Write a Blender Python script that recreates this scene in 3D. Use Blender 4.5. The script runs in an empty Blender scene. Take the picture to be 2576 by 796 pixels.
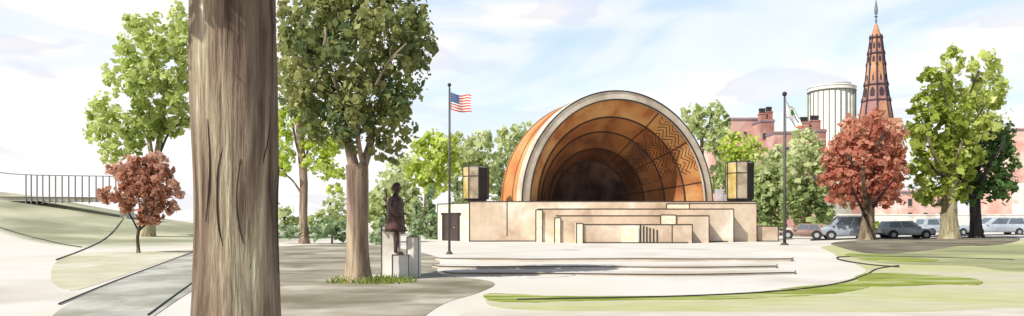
import bpy, math, random
import numpy as np
from mathutils import Vector, Matrix
random.seed(7); RNG = np.random.default_rng(11)
SC = bpy.context.scene
COL = SC.collection
F = 1760.0; CX = 1287.5; HY = 553.0; EYE = 1.6
SUN = Vector((0.60, 0.50, -0.78)).normalized()      # direction the light travels

def W(x, y, d):
    """point seen at (x, y) of the 2575-wide picture, at distance d"""
    return Vector(((x - CX) / F * d, d, EYE + (HY - y) / F * d))
def GD(y): return EYE * F / (y - HY)
def G(x, y, z=0.0):
    d = (EYE - z) * F / (y - HY)
    return Vector(((x - CX) / F * d, d, z))

# ------------------------------------------------------------------ mesh builder
class MB:
    def __init__(s): s.v = []; s.f = []; s.m = []; s.uv = None
    def face(s, pts, m=0):
        n = len(s.v); s.v += [tuple(p) for p in pts]; s.f.append(tuple(range(n, n + len(pts)))); s.m.append(m)
    def box(s, lo, hi, m=0, bev=0.0):
        x0, y0, z0 = lo; x1, y1, z1 = hi
        s.prism([(x0, y0), (x1, y0), (x1, y1), (x0, y1)], z0, z1, m, bev)
        return s
    def prism(s, poly, z0, z1, m=0, bev=0.0):
        n = len(poly); b = len(s.v)
        if bev > 0:
            c = Vector((sum(p[0] for p in poly) / n, sum(p[1] for p in poly) / n))
            ins = []
            for p in poly:
                q = Vector(p); dd = (c - q)
                ins.append((q.x + bev * (1 if dd.x > 0 else -1), q.y + bev * (1 if dd.y > 0 else -1)))
            rings = [(poly, z0), (poly, z1 - bev), (ins, z1)]
        else: rings = [(poly, z0), (poly, z1)]
        for pl, z in rings: s.v += [(p[0], p[1], z) for p in pl]
        for r in range(len(rings) - 1):
            for i in range(n):
                j = (i + 1) % n
                s.f.append((b + r * n + i, b + r * n + j, b + (r + 1) * n + j, b + (r + 1) * n + i)); s.m.append(m)
        s.f.append(tuple(b + i for i in reversed(range(n)))); s.m.append(m)
        t = b + (len(rings) - 1) * n
        s.f.append(tuple(t + i for i in range(n))); s.m.append(m)
        return s
    def tube(s, pts, rad, seg=8, m=0, cap=True, squash=None, wob=0.0):
        pts = [Vector(p) for p in pts]
        if not hasattr(rad, '__len__'): rad = [rad] * len(pts)
        if len(rad) != len(pts): rad = list(np.interp(np.linspace(0, 1, len(pts)), np.linspace(0, 1, len(rad)), rad))
        b = len(s.v); N = len(pts)
        up = Vector((0, 0, 1))
        for i, p in enumerate(pts):
            t = (pts[min(i + 1, N - 1)] - pts[max(i - 1, 0)]).normalized()
            a = t.cross(Vector((0, 1, 0)) if abs(t.z) > .9 else up).normalized(); c = t.cross(a).normalized()
            for k in range(seg):
                th = 2 * math.pi * k / seg
                r = rad[i] * (1 + wob * math.sin(3.1 * i + 2.3 * k) )
                s.v.append(tuple(p + a * (r * math.cos(th)) + c * (r * math.sin(th))))
        for i in range(N - 1):
            for k in range(seg):
                k2 = (k + 1) % seg
                s.f.append((b + i * seg + k, b + i * seg + k2, b + (i + 1) * seg + k2, b + (i + 1) * seg + k)); s.m.append(m)
        if cap:
            s.f.append(tuple(b + k for k in reversed(range(seg)))); s.m.append(m)
            s.f.append(tuple(b + (N - 1) * seg + k for k in range(seg))); s.m.append(m)
        return s
    def lathe(s, c, prof, seg=24, m=0, sx=1.0, sy=1.0, rot=0.0):
        """prof: (r, z) rising"""
        b = len(s.v); c = Vector(c)
        for r, z in prof:
            for k in range(seg):
                th = 2 * math.pi * k / seg + rot
                s.v.append((c.x + r * sx * math.cos(th), c.y + r * sy * math.sin(th), c.z + z))
        for i in range(len(prof) - 1):
            for k in range(seg):
                k2 = (k + 1) % seg
                s.f.append((b + i * seg + k, b + i * seg + k2, b + (i + 1) * seg + k2, b + (i + 1) * seg + k)); s.m.append(m)
        s.f.append(tuple(b + k for k in reversed(range(seg)))); s.m.append(m)
        s.f.append(tuple(b + (len(prof) - 1) * seg + k for k in range(seg))); s.m.append(m)
        return s
    def grid(s, P, m=0, closed=False):
        """P: rows of points"""
        b = len(s.v); R = len(P); C_ = len(P[0])
        for row in P: s.v += [tuple(p) for p in row]
        for i in range(R - 1):
            for j in range(C_ - (0 if closed else 1)):
                j2 = (j + 1) % C_
                s.f.append((b + i * C_ + j, b + i * C_ + j2, b + (i + 1) * C_ + j2, b + (i + 1) * C_ + j)); s.m.append(m)
        return s
    def build(s, name, mats, parent=None, origin=(0, 0, 0), smooth=False):
        if not isinstance(mats, (list, tuple)): mats = [mats]
        me = bpy.data.meshes.new(name)
        o3 = Vector(origin)
        me.from_pydata([(v[0] - o3.x, v[1] - o3.y, v[2] - o3.z) for v in s.v], [], s.f)
        for m in mats: me.materials.append(m)
        me.polygons.foreach_set('material_index', s.m)
        if smooth: me.polygons.foreach_set('use_smooth', [True] * len(s.f))
        me.update()
        o = bpy.data.objects.new(name, me); COL.objects.link(o)
        if parent is not None: o.parent = parent
        else: o.location = o3
        return o

def tag(o, label=None, cat=None, group=None, kind=None):
    if label: o['label'] = label
    if cat: o['category'] = cat
    if group: o['group'] = group
    if kind: o['kind'] = kind
    return o
def empty(name, loc, rz=0.0, label=None, cat=None, group=None):
    o = bpy.data.objects.new(name, None); COL.objects.link(o)
    o.location = loc; o.rotation_euler = (0, 0, rz); o.empty_display_size = .3
    return tag(o, label, cat, group)

# ------------------------------------------------------------------ materials
def newmat(name):
    m = bpy.data.materials.new(name); m.use_nodes = True
    nt = m.node_tree; nt.nodes.clear()
    out = nt.nodes.new('ShaderNodeOutputMaterial')
    return m, nt, out
def N(nt, t, **kw):
    n = nt.nodes.new(t)
    for k, v in kw.items():
        if k.startswith('i_'): n.inputs[k[2:].replace('_', ' ')].default_value = v
        else: setattr(n, k, v)
    return n
def ramp(nt, stops, interp='LINEAR'):
    r = nt.nodes.new('ShaderNodeValToRGB'); cr = r.color_ramp; cr.interpolation = interp
    while len(cr.elements) < len(stops): cr.elements.new(.5)
    for e, (p, c) in zip(cr.elements, stops):
        e.position = p; e.color = (c[0], c[1], c[2], 1)
    return r
def wash(name, cols, scale=1.0, stretch=(1, 1, 1), rough=.85, edges=(.36, .46, .54, .64), bump=.15, fine=None, detail=4.0, spec=.25, bscale=None):
    """pigment-like mottling: a few close tints that pool in irregular patches"""
    m, nt, out = newmat(name)
    tc = N(nt, 'ShaderNodeNewGeometry')
    mp = N(nt, 'ShaderNodeVectorMath', operation='MULTIPLY'); mp.inputs[1].default_value = stretch
    nt.links.new(tc.outputs['Position'], mp.inputs[0])
    ns = N(nt, 'ShaderNodeTexNoise', i_Scale=scale, i_Detail=detail, i_Roughness=.55, i_Distortion=.6)
    nt.links.new(mp.outputs[0], ns.inputs['Vector'])
    k = len(cols)
    if k == 1: stops = [(0, cols[0]), (1, cols[0])]
    else:
        lo, hi = edges[0], edges[-1]
        stops = []
        for i, c in enumerate(cols):
            a = lo + (hi - lo) * i / (k - 1)
            stops.append((a, c))
    r = ramp(nt, stops)
    nt.links.new(ns.outputs['Fac'], r.inputs[0])
    n2 = N(nt, 'ShaderNodeTexNoise', i_Scale=scale * (fine or 7), i_Detail=3.0)
    nt.links.new(mp.outputs[0], n2.inputs['Vector'])
    mx = N(nt, 'ShaderNodeMix', data_type='RGBA', blend_type='MULTIPLY'); mx.inputs[0].default_value = .5
    r2 = ramp(nt, [(.35, (.80, .79, .78)), (.6, (1, 1, 1))])
    nt.links.new(n2.outputs['Fac'], r2.inputs[0])
    nt.links.new(r.outputs[0], mx.inputs[6]); nt.links.new(r2.outputs[0], mx.inputs[7])
    b = N(nt, 'ShaderNodeBsdfPrincipled', i_Roughness=rough)
    b.inputs['Specular IOR Level'].default_value = spec
    nt.links.new(mx.outputs[2], b.inputs['Base Color'])
    if bump:
        bp = N(nt, 'ShaderNodeBump', i_Strength=bump, i_Distance=.03)
        n3 = N(nt, 'ShaderNodeTexNoise', i_Scale=bscale or scale * 12, i_Detail=4.0)
        nt.links.new(mp.outputs[0], n3.inputs['Vector'])
        nt.links.new(n3.outputs['Fac'], bp.inputs['Height']); nt.links.new(bp.outputs[0], b.inputs['Normal'])
    nt.links.new(b.outputs[0], out.inputs[0])
    return m
def leafmat(name, lo, mid, hi, trans=.4):
    m, nt, out = newmat(name)
    at = N(nt, 'ShaderNodeAttribute', attribute_name='tone')
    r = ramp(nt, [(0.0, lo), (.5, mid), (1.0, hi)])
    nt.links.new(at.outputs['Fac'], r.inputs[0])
    d = N(nt, 'ShaderNodeBsdfDiffuse'); t = N(nt, 'ShaderNodeBsdfTranslucent')
    nt.links.new(r.outputs[0], d.inputs[0]); nt.links.new(r.outputs[0], t.inputs[0])
    mx = N(nt, 'ShaderNodeMixShader'); mx.inputs[0].default_value = trans
    nt.links.new(d.outputs[0], mx.inputs[1]); nt.links.new(t.outputs[0], mx.inputs[2])
    nt.links.new(mx.outputs[0], out.inputs[0])
    return m
def bark(name, cols, sc=3.0, sz=.35, bump=.6, dist=.05):
    m, nt, out = newmat(name)
    g = N(nt, 'ShaderNodeNewGeometry')
    mp = N(nt, 'ShaderNodeVectorMath', operation='MULTIPLY'); mp.inputs[1].default_value = (1, 1, sz * .3)
    nt.links.new(g.outputs['Position'], mp.inputs[0])
    ns = N(nt, 'ShaderNodeTexNoise', i_Scale=sc, i_Detail=5.0, i_Roughness=.6, i_Distortion=.5)
    nt.links.new(mp.outputs[0], ns.inputs['Vector'])
    k = len(cols)
    r = ramp(nt, [(.34 + .30 * i / max(1, k - 1), c) for i, c in enumerate(cols)])
    nt.links.new(ns.outputs['Fac'], r.inputs[0])
    mp2 = N(nt, 'ShaderNodeVectorMath', operation='MULTIPLY'); mp2.inputs[1].default_value = (1, 1, .06)
    nt.links.new(g.outputs['Position'], mp2.inputs[0])
    n2 = N(nt, 'ShaderNodeTexNoise', i_Scale=sc * 6, i_Detail=4.0, i_Roughness=.65)
    nt.links.new(mp2.outputs[0], n2.inputs['Vector'])
    r2 = ramp(nt, [(.38, (.50, .46, .44)), (.52, (1, 1, 1))])
    nt.links.new(n2.outputs['Fac'], r2.inputs[0])
    mx = N(nt, 'ShaderNodeMix', data_type='RGBA', blend_type='MULTIPLY'); mx.inputs[0].default_value = .8
    nt.links.new(r.outputs[0], mx.inputs[6]); nt.links.new(r2.outputs[0], mx.inputs[7])
    b = N(nt, 'ShaderNodeBsdfPrincipled', i_Roughness=.9); b.inputs['Specular IOR Level'].default_value = .15
    nt.links.new(mx.outputs[2], b.inputs['Base Color'])
    bp = N(nt, 'ShaderNodeBump', i_Strength=bump, i_Distance=dist)
    nt.links.new(n2.outputs['Fac'], bp.inputs['Height']); nt.links.new(bp.outputs[0], b.inputs['Normal'])
    nt.links.new(b.outputs[0], out.inputs[0])
    return m
def plain(name, c, rough=.6, metal=0.0, spec=.4):
    return wash(name, [tuple(x * .82 for x in c), c, tuple(min(.9, x * 1.12) for x in c)], scale=1.6, rough=rough, bump=.05, spec=spec)

INK = plain('dark_trim', (.035, .030, .032), .6)
M = {}
M['stone'] = wash('tan_stone', [(.50, .38, .28), (.64, .51, .39), (.68, .57, .45), (.84, .78, .68)], .32, rough=.9, edges=(.34, .66))
M['stonelight'] = wash('pale_stone', [(.72, .66, .50), (.84, .80, .70), (.80, .70, .45), (.86, .84, .78)], .8, rough=.9)
M['white'] = wash('white_concrete', [(.60, .55, .49), (.78, .75, .70), (.84, .83, .80)], .5, rough=.8)
M['kerb'] = wash('beige_step_stone', [(.50, .42, .33), (.62, .54, .45), (.74, .69, .62)], .25, stretch=(1, 1, 1), rough=.9, edges=(.38, .62))
M['kerbtop'] = wash('pale_step_top', [(.52, .46, .38), (.60, .55, .48), (.68, .66, .62)], .3, rough=.9)
M['granite'] = wash('pale_granite', [(.52, .53, .56), (.70, .71, .73), (.80, .80, .80)], 1.2, rough=.7)
M['bronze'] = wash('dark_bronze', [(.035, .015, .014), (.07, .03, .026), (.12, .055, .045)], 5.0, rough=.45, spec=.5, bump=.1)
M['outer'] = wash('orange_shell_cladding', [(.52, .17, .06), (.62, .26, .09), (.60, .32, .13), (.62, .40, .20)], .28, rough=.7, edges=(.36, .66))
M['backshade'] = wash('shaded_brown_panel', [(.045, .024, .018), (.09, .05, .036), (.15, .085, .055)], .5, rough=.8)  # wood brown darkened to paint in the shade at the shell's back
M['rib'] = plain('rib_line_wood', (.06, .035, .025), .7)
M['glassdark'] = plain('dark_glass', (.05, .055, .065), .2, spec=.6)
M['pole'] = plain('grey_pole_metal', (.09, .085, .08), .5)
M['brick'] = wash('pink_brick', [(.34, .16, .14), (.48, .27, .23), (.56, .38, .34)], .12, rough=.9, edges=(.38, .62))
M['brickpale'] = wash('pale_pink_brick', [(.62, .34, .28), (.72, .46, .40), (.80, .62, .56)], .15, rough=.9, edges=(.38, .62))
M['slate'] = wash('slate_roof', [(.16, .13, .17), (.26, .22, .27)], .3, rough=.8)
M['spire'] = wash('red_brown_spire_stone', [(.34, .19, .18), (.44, .23, .16), (.56, .29, .15), (.52, .35, .30)], .14, rough=.9, edges=(.38, .62))
M['spiredark'] = plain('dark_spire_trim', (.06, .04, .05), .8)
M['tower'] = wash('pale_tower_concrete', [(.62, .64, .50), (.80, .80, .74), (.84, .84, .82)], .05, rough=.8, edges=(.4, .6))
M['towerfin'] = plain('grey_green_fin', (.22, .23, .19), .7)
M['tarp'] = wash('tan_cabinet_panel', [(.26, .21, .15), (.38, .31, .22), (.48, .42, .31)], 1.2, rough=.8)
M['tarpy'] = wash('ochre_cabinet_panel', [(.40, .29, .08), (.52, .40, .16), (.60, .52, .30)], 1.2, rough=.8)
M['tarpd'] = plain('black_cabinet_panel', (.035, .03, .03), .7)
M['railgrey'] = plain('rail_grey', (.20, .20, .20), .6)
M['carglass'] = plain('blue_grey_glass', (.13, .16, .20), .15, spec=.6)
M['rubber'] = plain('tyre_rubber', (.03, .03, .03), .85)
M['rim'] = plain('wheel_rim_metal', (.35, .36, .38), .4)
M['bark_big'] = bark('old_brown_bark', [(.085, .055, .042), (.16, .115, .085), (.25, .19, .14), (.38, .32, .22), (.62, .57, .42)], 2.6, bump=1.0, dist=.06)
M['bark_mid'] = bark('brown_mauve_bark', [(.15, .10, .08), (.26, .18, .14), (.37, .28, .21), (.50, .41, .29)], 2.4)
M['bark_red'] = bark('grey_brown_bark', [(.07, .05, .035), (.17, .13, .09), (.36, .31, .22)], 2.4)
M['bark_dark'] = bark('near_black_bark', [(.018, .018, .022), (.045, .042, .045), (.08, .075, .07)], 2.4)
M['bark_pale'] = bark('pale_olive_bark', [(.14, .11, .07), (.32, .28, .17), (.52, .48, .34)], 2.0)
def lm(n, lo, mid, hi, t=.4): M[n] = leafmat(n, lo, mid, hi, t)
lm('leaf_olive', (.10, .17, .09), (.35, .37, .14), (.62, .64, .32), .5)
lm('leaf_light', (.20, .27, .06), (.55, .64, .20), (.78, .82, .46), .45)
lm('leaf_right', (.15, .20, .03), (.42, .50, .10), (.72, .78, .34), .45)
lm('leaf_dark', (.05, .12, .045), (.17, .28, .10), (.38, .46, .19), .42)
lm('leaf_red', (.46, .13, .10), (.68, .34, .23), (.82, .60, .46), .5)
lm('leaf_redleft', (.32, .13, .075), (.60, .33, .23), (.80, .60, .48), .5)
lm('leaf_back', (.20, .30, .11), (.52, .60, .28), (.80, .84, .54), .5)
lm('leaf_lime', (.28, .38, .05), (.54, .66, .10), (.74, .80, .34), .45)
lm('leaf_pine', (.13, .23, .12), (.30, .42, .23), (.52, .62, .38), .45)

# ------------------------------------------------------------------ camera / light / sky
cd = bpy.data.cameras.new('camera'); cam = bpy.data.objects.new('camera', cd); COL.objects.link(cam)
cam.location = (0, 0, EYE); cam.rotation_euler = (math.radians(90), 0, 0)
cd.sensor_width = 36; cd.lens = 36 * F / 2575.0; cd.shift_y = (HY - 398) / 2575.0
cd.clip_end = 6000; cd.clip_start = .1
SC.camera = cam
ld = bpy.data.lights.new('sun', 'SUN'); ld.energy = 4.8; ld.angle = math.radians(.6); ld.color = (1, .95, .86)
sun = bpy.data.objects.new('sun', ld); COL.objects.link(sun)
sun.rotation_euler = SUN.to_track_quat('-Z', 'Y').to_euler(); sun.location = (-20, -20, 40)
wd = bpy.data.worlds.new('World'); SC.world = wd; wd.use_nodes = True
nt = wd.node_tree; nt.nodes.clear()
wo = N(nt, 'ShaderNodeOutputWorld'); bg = N(nt, 'ShaderNodeBackground'); bg.inputs[1].default_value = .1
sky = N(nt, 'ShaderNodeTexSky', sky_type='NISHITA', sun_disc=False)
el = math.asin(-SUN.z); az = math.atan2(-SUN.x, -SUN.y)
sky.sun_elevation = el; sky.sun_rotation = az; sky.air_density = 1.0; sky.dust_density = .6
tc = N(nt, 'ShaderNodeTexCoord')
mp = N(nt, 'ShaderNodeVectorMath', operation='MULTIPLY'); mp.inputs[1].default_value = (2.0, 2.0, 7.5)
nt.links.new(tc.outputs['Generated'], mp.inputs[0])
off = N(nt, 'ShaderNodeVectorMath', operation='ADD'); off.inputs[1].default_value = (3.1, 1.7, .45)
nt.links.new(mp.outputs[0], off.inputs[0])
n1 = N(nt, 'ShaderNodeTexNoise', i_Scale=1.0, i_Detail=4.0, i_Roughness=.5, i_Distortion=.9)
nt.links.new(off.outputs[0], n1.inputs['Vector'])
sep = N(nt, 'ShaderNodeSeparateXYZ'); nt.links.new(tc.outputs['Generated'], sep.inputs[0])
# blue grows with height and to the right of the view; cloud elsewhere in the forward view
ez = N(nt, 'ShaderNodeMapRange'); ez.inputs[1].default_value = .06; ez.inputs[2].default_value = .30; ez.inputs[3].default_value = -.16; ez.inputs[4].default_value = .10
nt.links.new(sep.outputs[2], ez.inputs[0])
ex = N(nt, 'ShaderNodeMapRange'); ex.inputs[1].default_value = -.45; ex.inputs[2].default_value = .05; ex.inputs[3].default_value = -.05; ex.inputs[4].default_value = .03
nt.links.new(sep.outputs[0], ex.inputs[0])
a1 = N(nt, 'ShaderNodeMath', operation='ADD'); a2 = N(nt, 'ShaderNodeMath', operation='ADD')
nt.links.new(n1.outputs['Fac'], a1.inputs[0]); nt.links.new(ez.outputs[0], a1.inputs[1])
nt.links.new(a1.outputs[0], a2.inputs[0]); nt.links.new(ex.outputs[0], a2.inputs[1])
rm = ramp(nt, [(.46, (0, 0, 0)), (.52, (.38, .38, .38)), (.57, (.5, .5, .5)), (.62, (.8, .8, .8)), (.72, (1, 1, 1))])
nt.links.new(a2.outputs[0], rm.inputs[0])
n2 = N(nt, 'ShaderNodeTexNoise', i_Scale=1.7, i_Detail=3.0, i_Distortion=.6)
nt.links.new(mp.outputs[0], n2.inputs['Vector'])
cl = ramp(nt, [(.45, (10.2, 10.1, 9.9)), (.55, (10.0, 9.8, 9.7)), (.58, (8.6, 8.5, 8.9)), (.66, (9.2, 9.0, 9.1))])
nt.links.new(n2.outputs['Fac'], cl.inputs[0])
blu = N(nt, 'ShaderNodeMix', data_type='RGBA'); blu.inputs[0].default_value = .62
hs = N(nt, 'ShaderNodeVectorMath', operation='SCALE'); hs.inputs['Scale'].default_value = 2.3
nt.links.new(sky.outputs[0], hs.inputs[0])
nt.links.new(hs.outputs[0], blu.inputs[6]); blu.inputs[7].default_value = (6.4, 7.6, 9.0, 1)
mxs = N(nt, 'ShaderNodeMix', data_type='RGBA')
nt.links.new(rm.outputs[0], mxs.inputs[0]); nt.links.new(cl.outputs[0], mxs.inputs[6]); nt.links.new(blu.outputs[2], mxs.inputs[7])
az_ = N(nt, 'ShaderNodeMapRange'); az_.inputs[1].default_value = .62; az_.inputs[2].default_value = .42; nt.links.new(sep.outputs[2], az_.inputs[0])
ay_ = N(nt, 'ShaderNodeMapRange'); ay_.inputs[1].default_value = .0; ay_.inputs[2].default_value = .45; nt.links.new(sep.outputs[1], ay_.inputs[0])
am_ = N(nt, 'ShaderNodeMath', operation='MULTIPLY'); nt.links.new(az_.outputs[0], am_.inputs[0]); nt.links.new(ay_.outputs[0], am_.inputs[1])
clr = N(nt, 'ShaderNodeVectorMath', operation='MULTIPLY'); nt.links.new(sky.outputs[0], clr.inputs[0]); clr.inputs[1].default_value = (1.45, 1.2, 1.0)  # unseen sky behind and overhead kept clear and darker to deepen shadows
fin = N(nt, 'ShaderNodeMix', data_type='RGBA'); nt.links.new(am_.outputs[0], fin.inputs[0]); nt.links.new(clr.outputs[0], fin.inputs[6]); nt.links.new(mxs.outputs[2], fin.inputs[7])
nt.links.new(fin.outputs[2], bg.inputs[0]); nt.links.new(bg.outputs[0], wo.inputs[0])
vs = SC.view_settings; vs.view_transform = 'Standard'; vs.look = 'None'; vs.exposure = 0.10; vs.gamma = 1; vs.use_curve_mapping = False
SC.cycles.max_bounces = 6; SC.cycles.diffuse_bounces = 3; SC.cycles.transmission_bounces = 4

# ------------------------------------------------------------------ the ground
def hill(x, y):
    h = 4.6 * math.exp(-((x + 54) / 19) ** 2 - ((y - 66) / 19) ** 2)
    return h if h > .01 else 0.0
gm, nt, out = newmat('pale_ground')
g = N(nt, 'ShaderNodeNewGeometry'); sp = N(nt, 'ShaderNodeSeparateXYZ'); nt.links.new(g.outputs['Position'], sp.inputs[0])
ns = N(nt, 'ShaderNodeTexNoise', i_Scale=.10, i_Detail=4.0, i_Distortion=.5); nt.links.new(g.outputs['Position'], ns.inputs['Vector'])
r = ramp(nt, [(.36, (.56, .52, .46)), (.46, (.69, .67, .63)), (.56, (.64, .61, .54)), (.66, (.71, .69, .64))]); nt.links.new(ns.outputs[0], r.inputs[0])
ns2 = N(nt, 'ShaderNodeTexNoise', i_Scale=.16, i_Detail=4.0); nt.links.new(g.outputs['Position'], ns2.inputs['Vector'])
r2 = ramp(nt, [(.40, (.29, .30, .20)), (.52, (.40, .41, .29)), (.64, (.54, .53, .38))]); nt.links.new(ns2.outputs[0], r2.inputs[0])
zr = N(nt, 'ShaderNodeMapRange'); zr.inputs[1].default_value = .02; zr.inputs[2].default_value = .08; nt.links.new(sp.outputs[2], zr.inputs[0])
# the pale road crosses the foot of the bank on its near side
l1 = N(nt, 'ShaderNodeVectorMath', operation='DOT_PRODUCT'); l1.inputs[1].default_value = (.87, 1.0, 0); nt.links.new(g.outputs['Position'], l1.inputs[0])
l2 = N(nt, 'ShaderNodeMapRange'); l2.inputs[1].default_value = 17.4; l2.inputs[2].default_value = 18.4; nt.links.new(l1.outputs['Value'], l2.inputs[0])
l3 = N(nt, 'ShaderNodeMath', operation='MULTIPLY'); nt.links.new(zr.outputs[0], l3.inputs[0]); nt.links.new(l2.outputs[0], l3.inputs[1])
mx = N(nt, 'ShaderNodeMix', data_type='RGBA'); nt.links.new(l3.outputs[0], mx.inputs[0]); nt.links.new(r.outputs[0], mx.inputs[6]); nt.links.new(r2.outputs[0], mx.inputs[7])
b = N(nt, 'ShaderNodeBsdfPrincipled', i_Roughness=.95); b.inputs['Specular IOR Level'].default_value = .1
bp = N(nt, 'ShaderNodeBump', i_Strength=.2, i_Distance=.02); n3 = N(nt, 'ShaderNodeTexNoise', i_Scale=6.0, i_Detail=5.0); nt.links.new(g.outputs['Position'], n3.inputs['Vector'])
nt.links.new(n3.outputs[0], bp.inputs['Height']); nt.links.new(bp.outputs[0], b.inputs['Normal'])
nt.links.new(mx.outputs[2], b.inputs['Base Color']); nt.links.new(b.outputs[0], out.inputs[0])
def axis(lo, hi, step, far):
    a = list(np.arange(lo, hi + .01, step)); return [-far, -far * .4, -far * .15] + a + [far * .15, far * .4, far] if far else a
xs = [-3000, -1200, -500, -220] + list(np.arange(-120, 121, 2.0)) + [220, 500, 1200, 3000]
ys = [-3000, -600, -100] + list(np.arange(-20, 141, 2.0)) + [220, 400, 900, 2000, 5000]
mb = MB(); mb.grid([[(x, y, hill(x, y)) for x in xs] for y in ys])
tag(mb.build('ground', gm, smooth=True), kind='structure')

def smoothpoly(pts, it=2, closed=True):
    p = [Vector(q) for q in pts]
    for _ in range(it):
        q = []
        n = len(p)
        for i in range(n if closed else n - 1):
            a, b_ = p[i], p[(i + 1) % n]
            q += [a * .75 + b_ * .25, a * .25 + b_ * .75]
        if not closed: q = [p[0]] + q + [p[-1]]
        p = q
    return p
def sheet(name, px, mat, z, it=2, wob=0.0):
    pts = smoothpoly([G(x, y).to_tuple() for x, y in px], it)
    if wob:
        pts = [p + Vector((random.uniform(-wob, wob), random.uniform(-wob, wob), 0)) for p in pts]
    mb = MB(); n = len(pts)
    lay = [(p.x, p.y, z) for p in pts]; mb.face(lay)
    mb.face([(p[0], p[1], z - .02) for p in reversed(lay)])
    for i in range(n):
        j = (i + 1) % n
        mb.face([(lay[i][0], lay[i][1], z - .02), (lay[j][0], lay[j][1], z - .02), lay[j], lay[i]])
    import bmesh
    o = mb.build(name, mat)
    bm = bmesh.new(); bm.from_mesh(o.data); bmesh.ops.remove_doubles(bm, verts=bm.verts, dist=1e-4)
    bmesh.ops.recalc_face_normals(bm, faces=bm.faces)
    bmesh.ops.triangulate(bm, faces=[f for f in bm.faces if len(f.verts) > 4]); bm.to_mesh(o.data); bm.free()
    return tag(o, kind='structure')
lawnm = wash('pale_lawn', [(.54, .52, .38), (.52, .52, .31), (.47, .50, .24), (.56, .56, .38)], .35, stretch=(.35, 1.1, 1), rough=.95, edges=(.36, .66), bump=.3, fine=9)
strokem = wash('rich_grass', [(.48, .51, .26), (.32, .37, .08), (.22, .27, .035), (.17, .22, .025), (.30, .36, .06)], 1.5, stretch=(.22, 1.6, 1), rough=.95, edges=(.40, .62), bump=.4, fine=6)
bottomm = wash('cream_dry_grass', [(.60, .57, .50), (.63, .60, .54), (.56, .54, .42)], .4, stretch=(.5, 1, 1), rough=.95, edges=(.38, .62), bump=.3)
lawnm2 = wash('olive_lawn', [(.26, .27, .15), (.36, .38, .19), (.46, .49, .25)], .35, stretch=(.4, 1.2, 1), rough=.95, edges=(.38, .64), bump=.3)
shadesoilm = wash('shaded_soil', [(.20, .18, .12), (.29, .265, .20), (.39, .36, .28), (.52, .49, .41)], .5, stretch=(.7, 1, 1), rough=.95, edges=(.36, .66), bump=.3)  # greyish soil colour, darkened to paint in the olive tree's shade
pathm = wash('grey_olive_path', [(.32, .33, .27), (.42, .425, .37), (.54, .54, .49)], .5, rough=.9, edges=(.38, .62))
stripm = wash('painted_tree_shade', [(.12, .10, .08), (.20, .175, .13), (.29, .27, .19)], .25, rough=.95)  # shade under the right-hand trees, painted as a dark ground colour
creamm = wash('cream_grass', [(.50, .48, .33), (.58, .56, .42), (.66, .65, .54)], .2, rough=.95, edges=(.38, .62))
sheet('lawn', [(2050, 618), (2300, 606), (2700, 600), (3100, 602), (3300, 640), (3300, 720), (2900, 760), (2560, 775), (2300, 788), (1900, 786), (1500, 784), (1290, 782), (1215, 768), (1225, 738), (1400, 752), (1700, 750), (1950, 737), (2100, 716), (2190, 684), (2150, 664), (2110, 650), (2090, 634)], lawnm, .010)
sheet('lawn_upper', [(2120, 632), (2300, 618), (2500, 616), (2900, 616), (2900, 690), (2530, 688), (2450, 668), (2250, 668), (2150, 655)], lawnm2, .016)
sheet('dry_grass', [(1180, 772), (1500, 782), (2300, 786), (3300, 740), (3600, 800), (2800, 1000), (1100, 1000), (1120, 830)], bottomm, .006)
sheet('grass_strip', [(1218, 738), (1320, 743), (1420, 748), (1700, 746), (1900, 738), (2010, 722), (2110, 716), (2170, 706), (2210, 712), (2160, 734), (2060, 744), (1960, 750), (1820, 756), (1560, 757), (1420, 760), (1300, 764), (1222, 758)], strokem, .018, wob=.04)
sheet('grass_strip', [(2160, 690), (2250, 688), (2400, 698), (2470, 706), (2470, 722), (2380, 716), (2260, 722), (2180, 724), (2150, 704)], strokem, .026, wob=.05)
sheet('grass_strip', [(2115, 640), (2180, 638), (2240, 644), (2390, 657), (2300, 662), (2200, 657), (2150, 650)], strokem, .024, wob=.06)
sheet('tree_shade_strip', [(2075, 611), (2200, 602), (2400, 598), (2500, 596), (2560, 597), (2570, 606), (2490, 622), (2420, 618), (2360, 628), (2250, 640), (2180, 640), (2120, 626)], stripm, .022)  # dark sheet standing in for the trees' shadow
sheet('shaded_soil_patch', [(690, 618), (780, 606), (960, 618), (1090, 640), (1110, 662), (1090, 690), (1180, 700), (1260, 712), (1200, 740), (1120, 760), (1060, 800), (960, 900), (600, 900), (600, 700)], shadesoilm, .008)  # bare soil with the tree's shadow put into its colour
sheet('path', [(140, 775), (300, 706), (492, 634), (620, 600), (700, 585), (780, 590), (640, 640), (500, 720), (380, 800), (250, 900), (60, 900)], pathm, .012)
sheet('grass_verge', [(140, 654), (210, 626), (330, 582), (480, 562), (700, 563), (620, 598), (490, 632), (380, 668), (250, 715), (160, 740), (120, 700)], creamm, .008)

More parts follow.
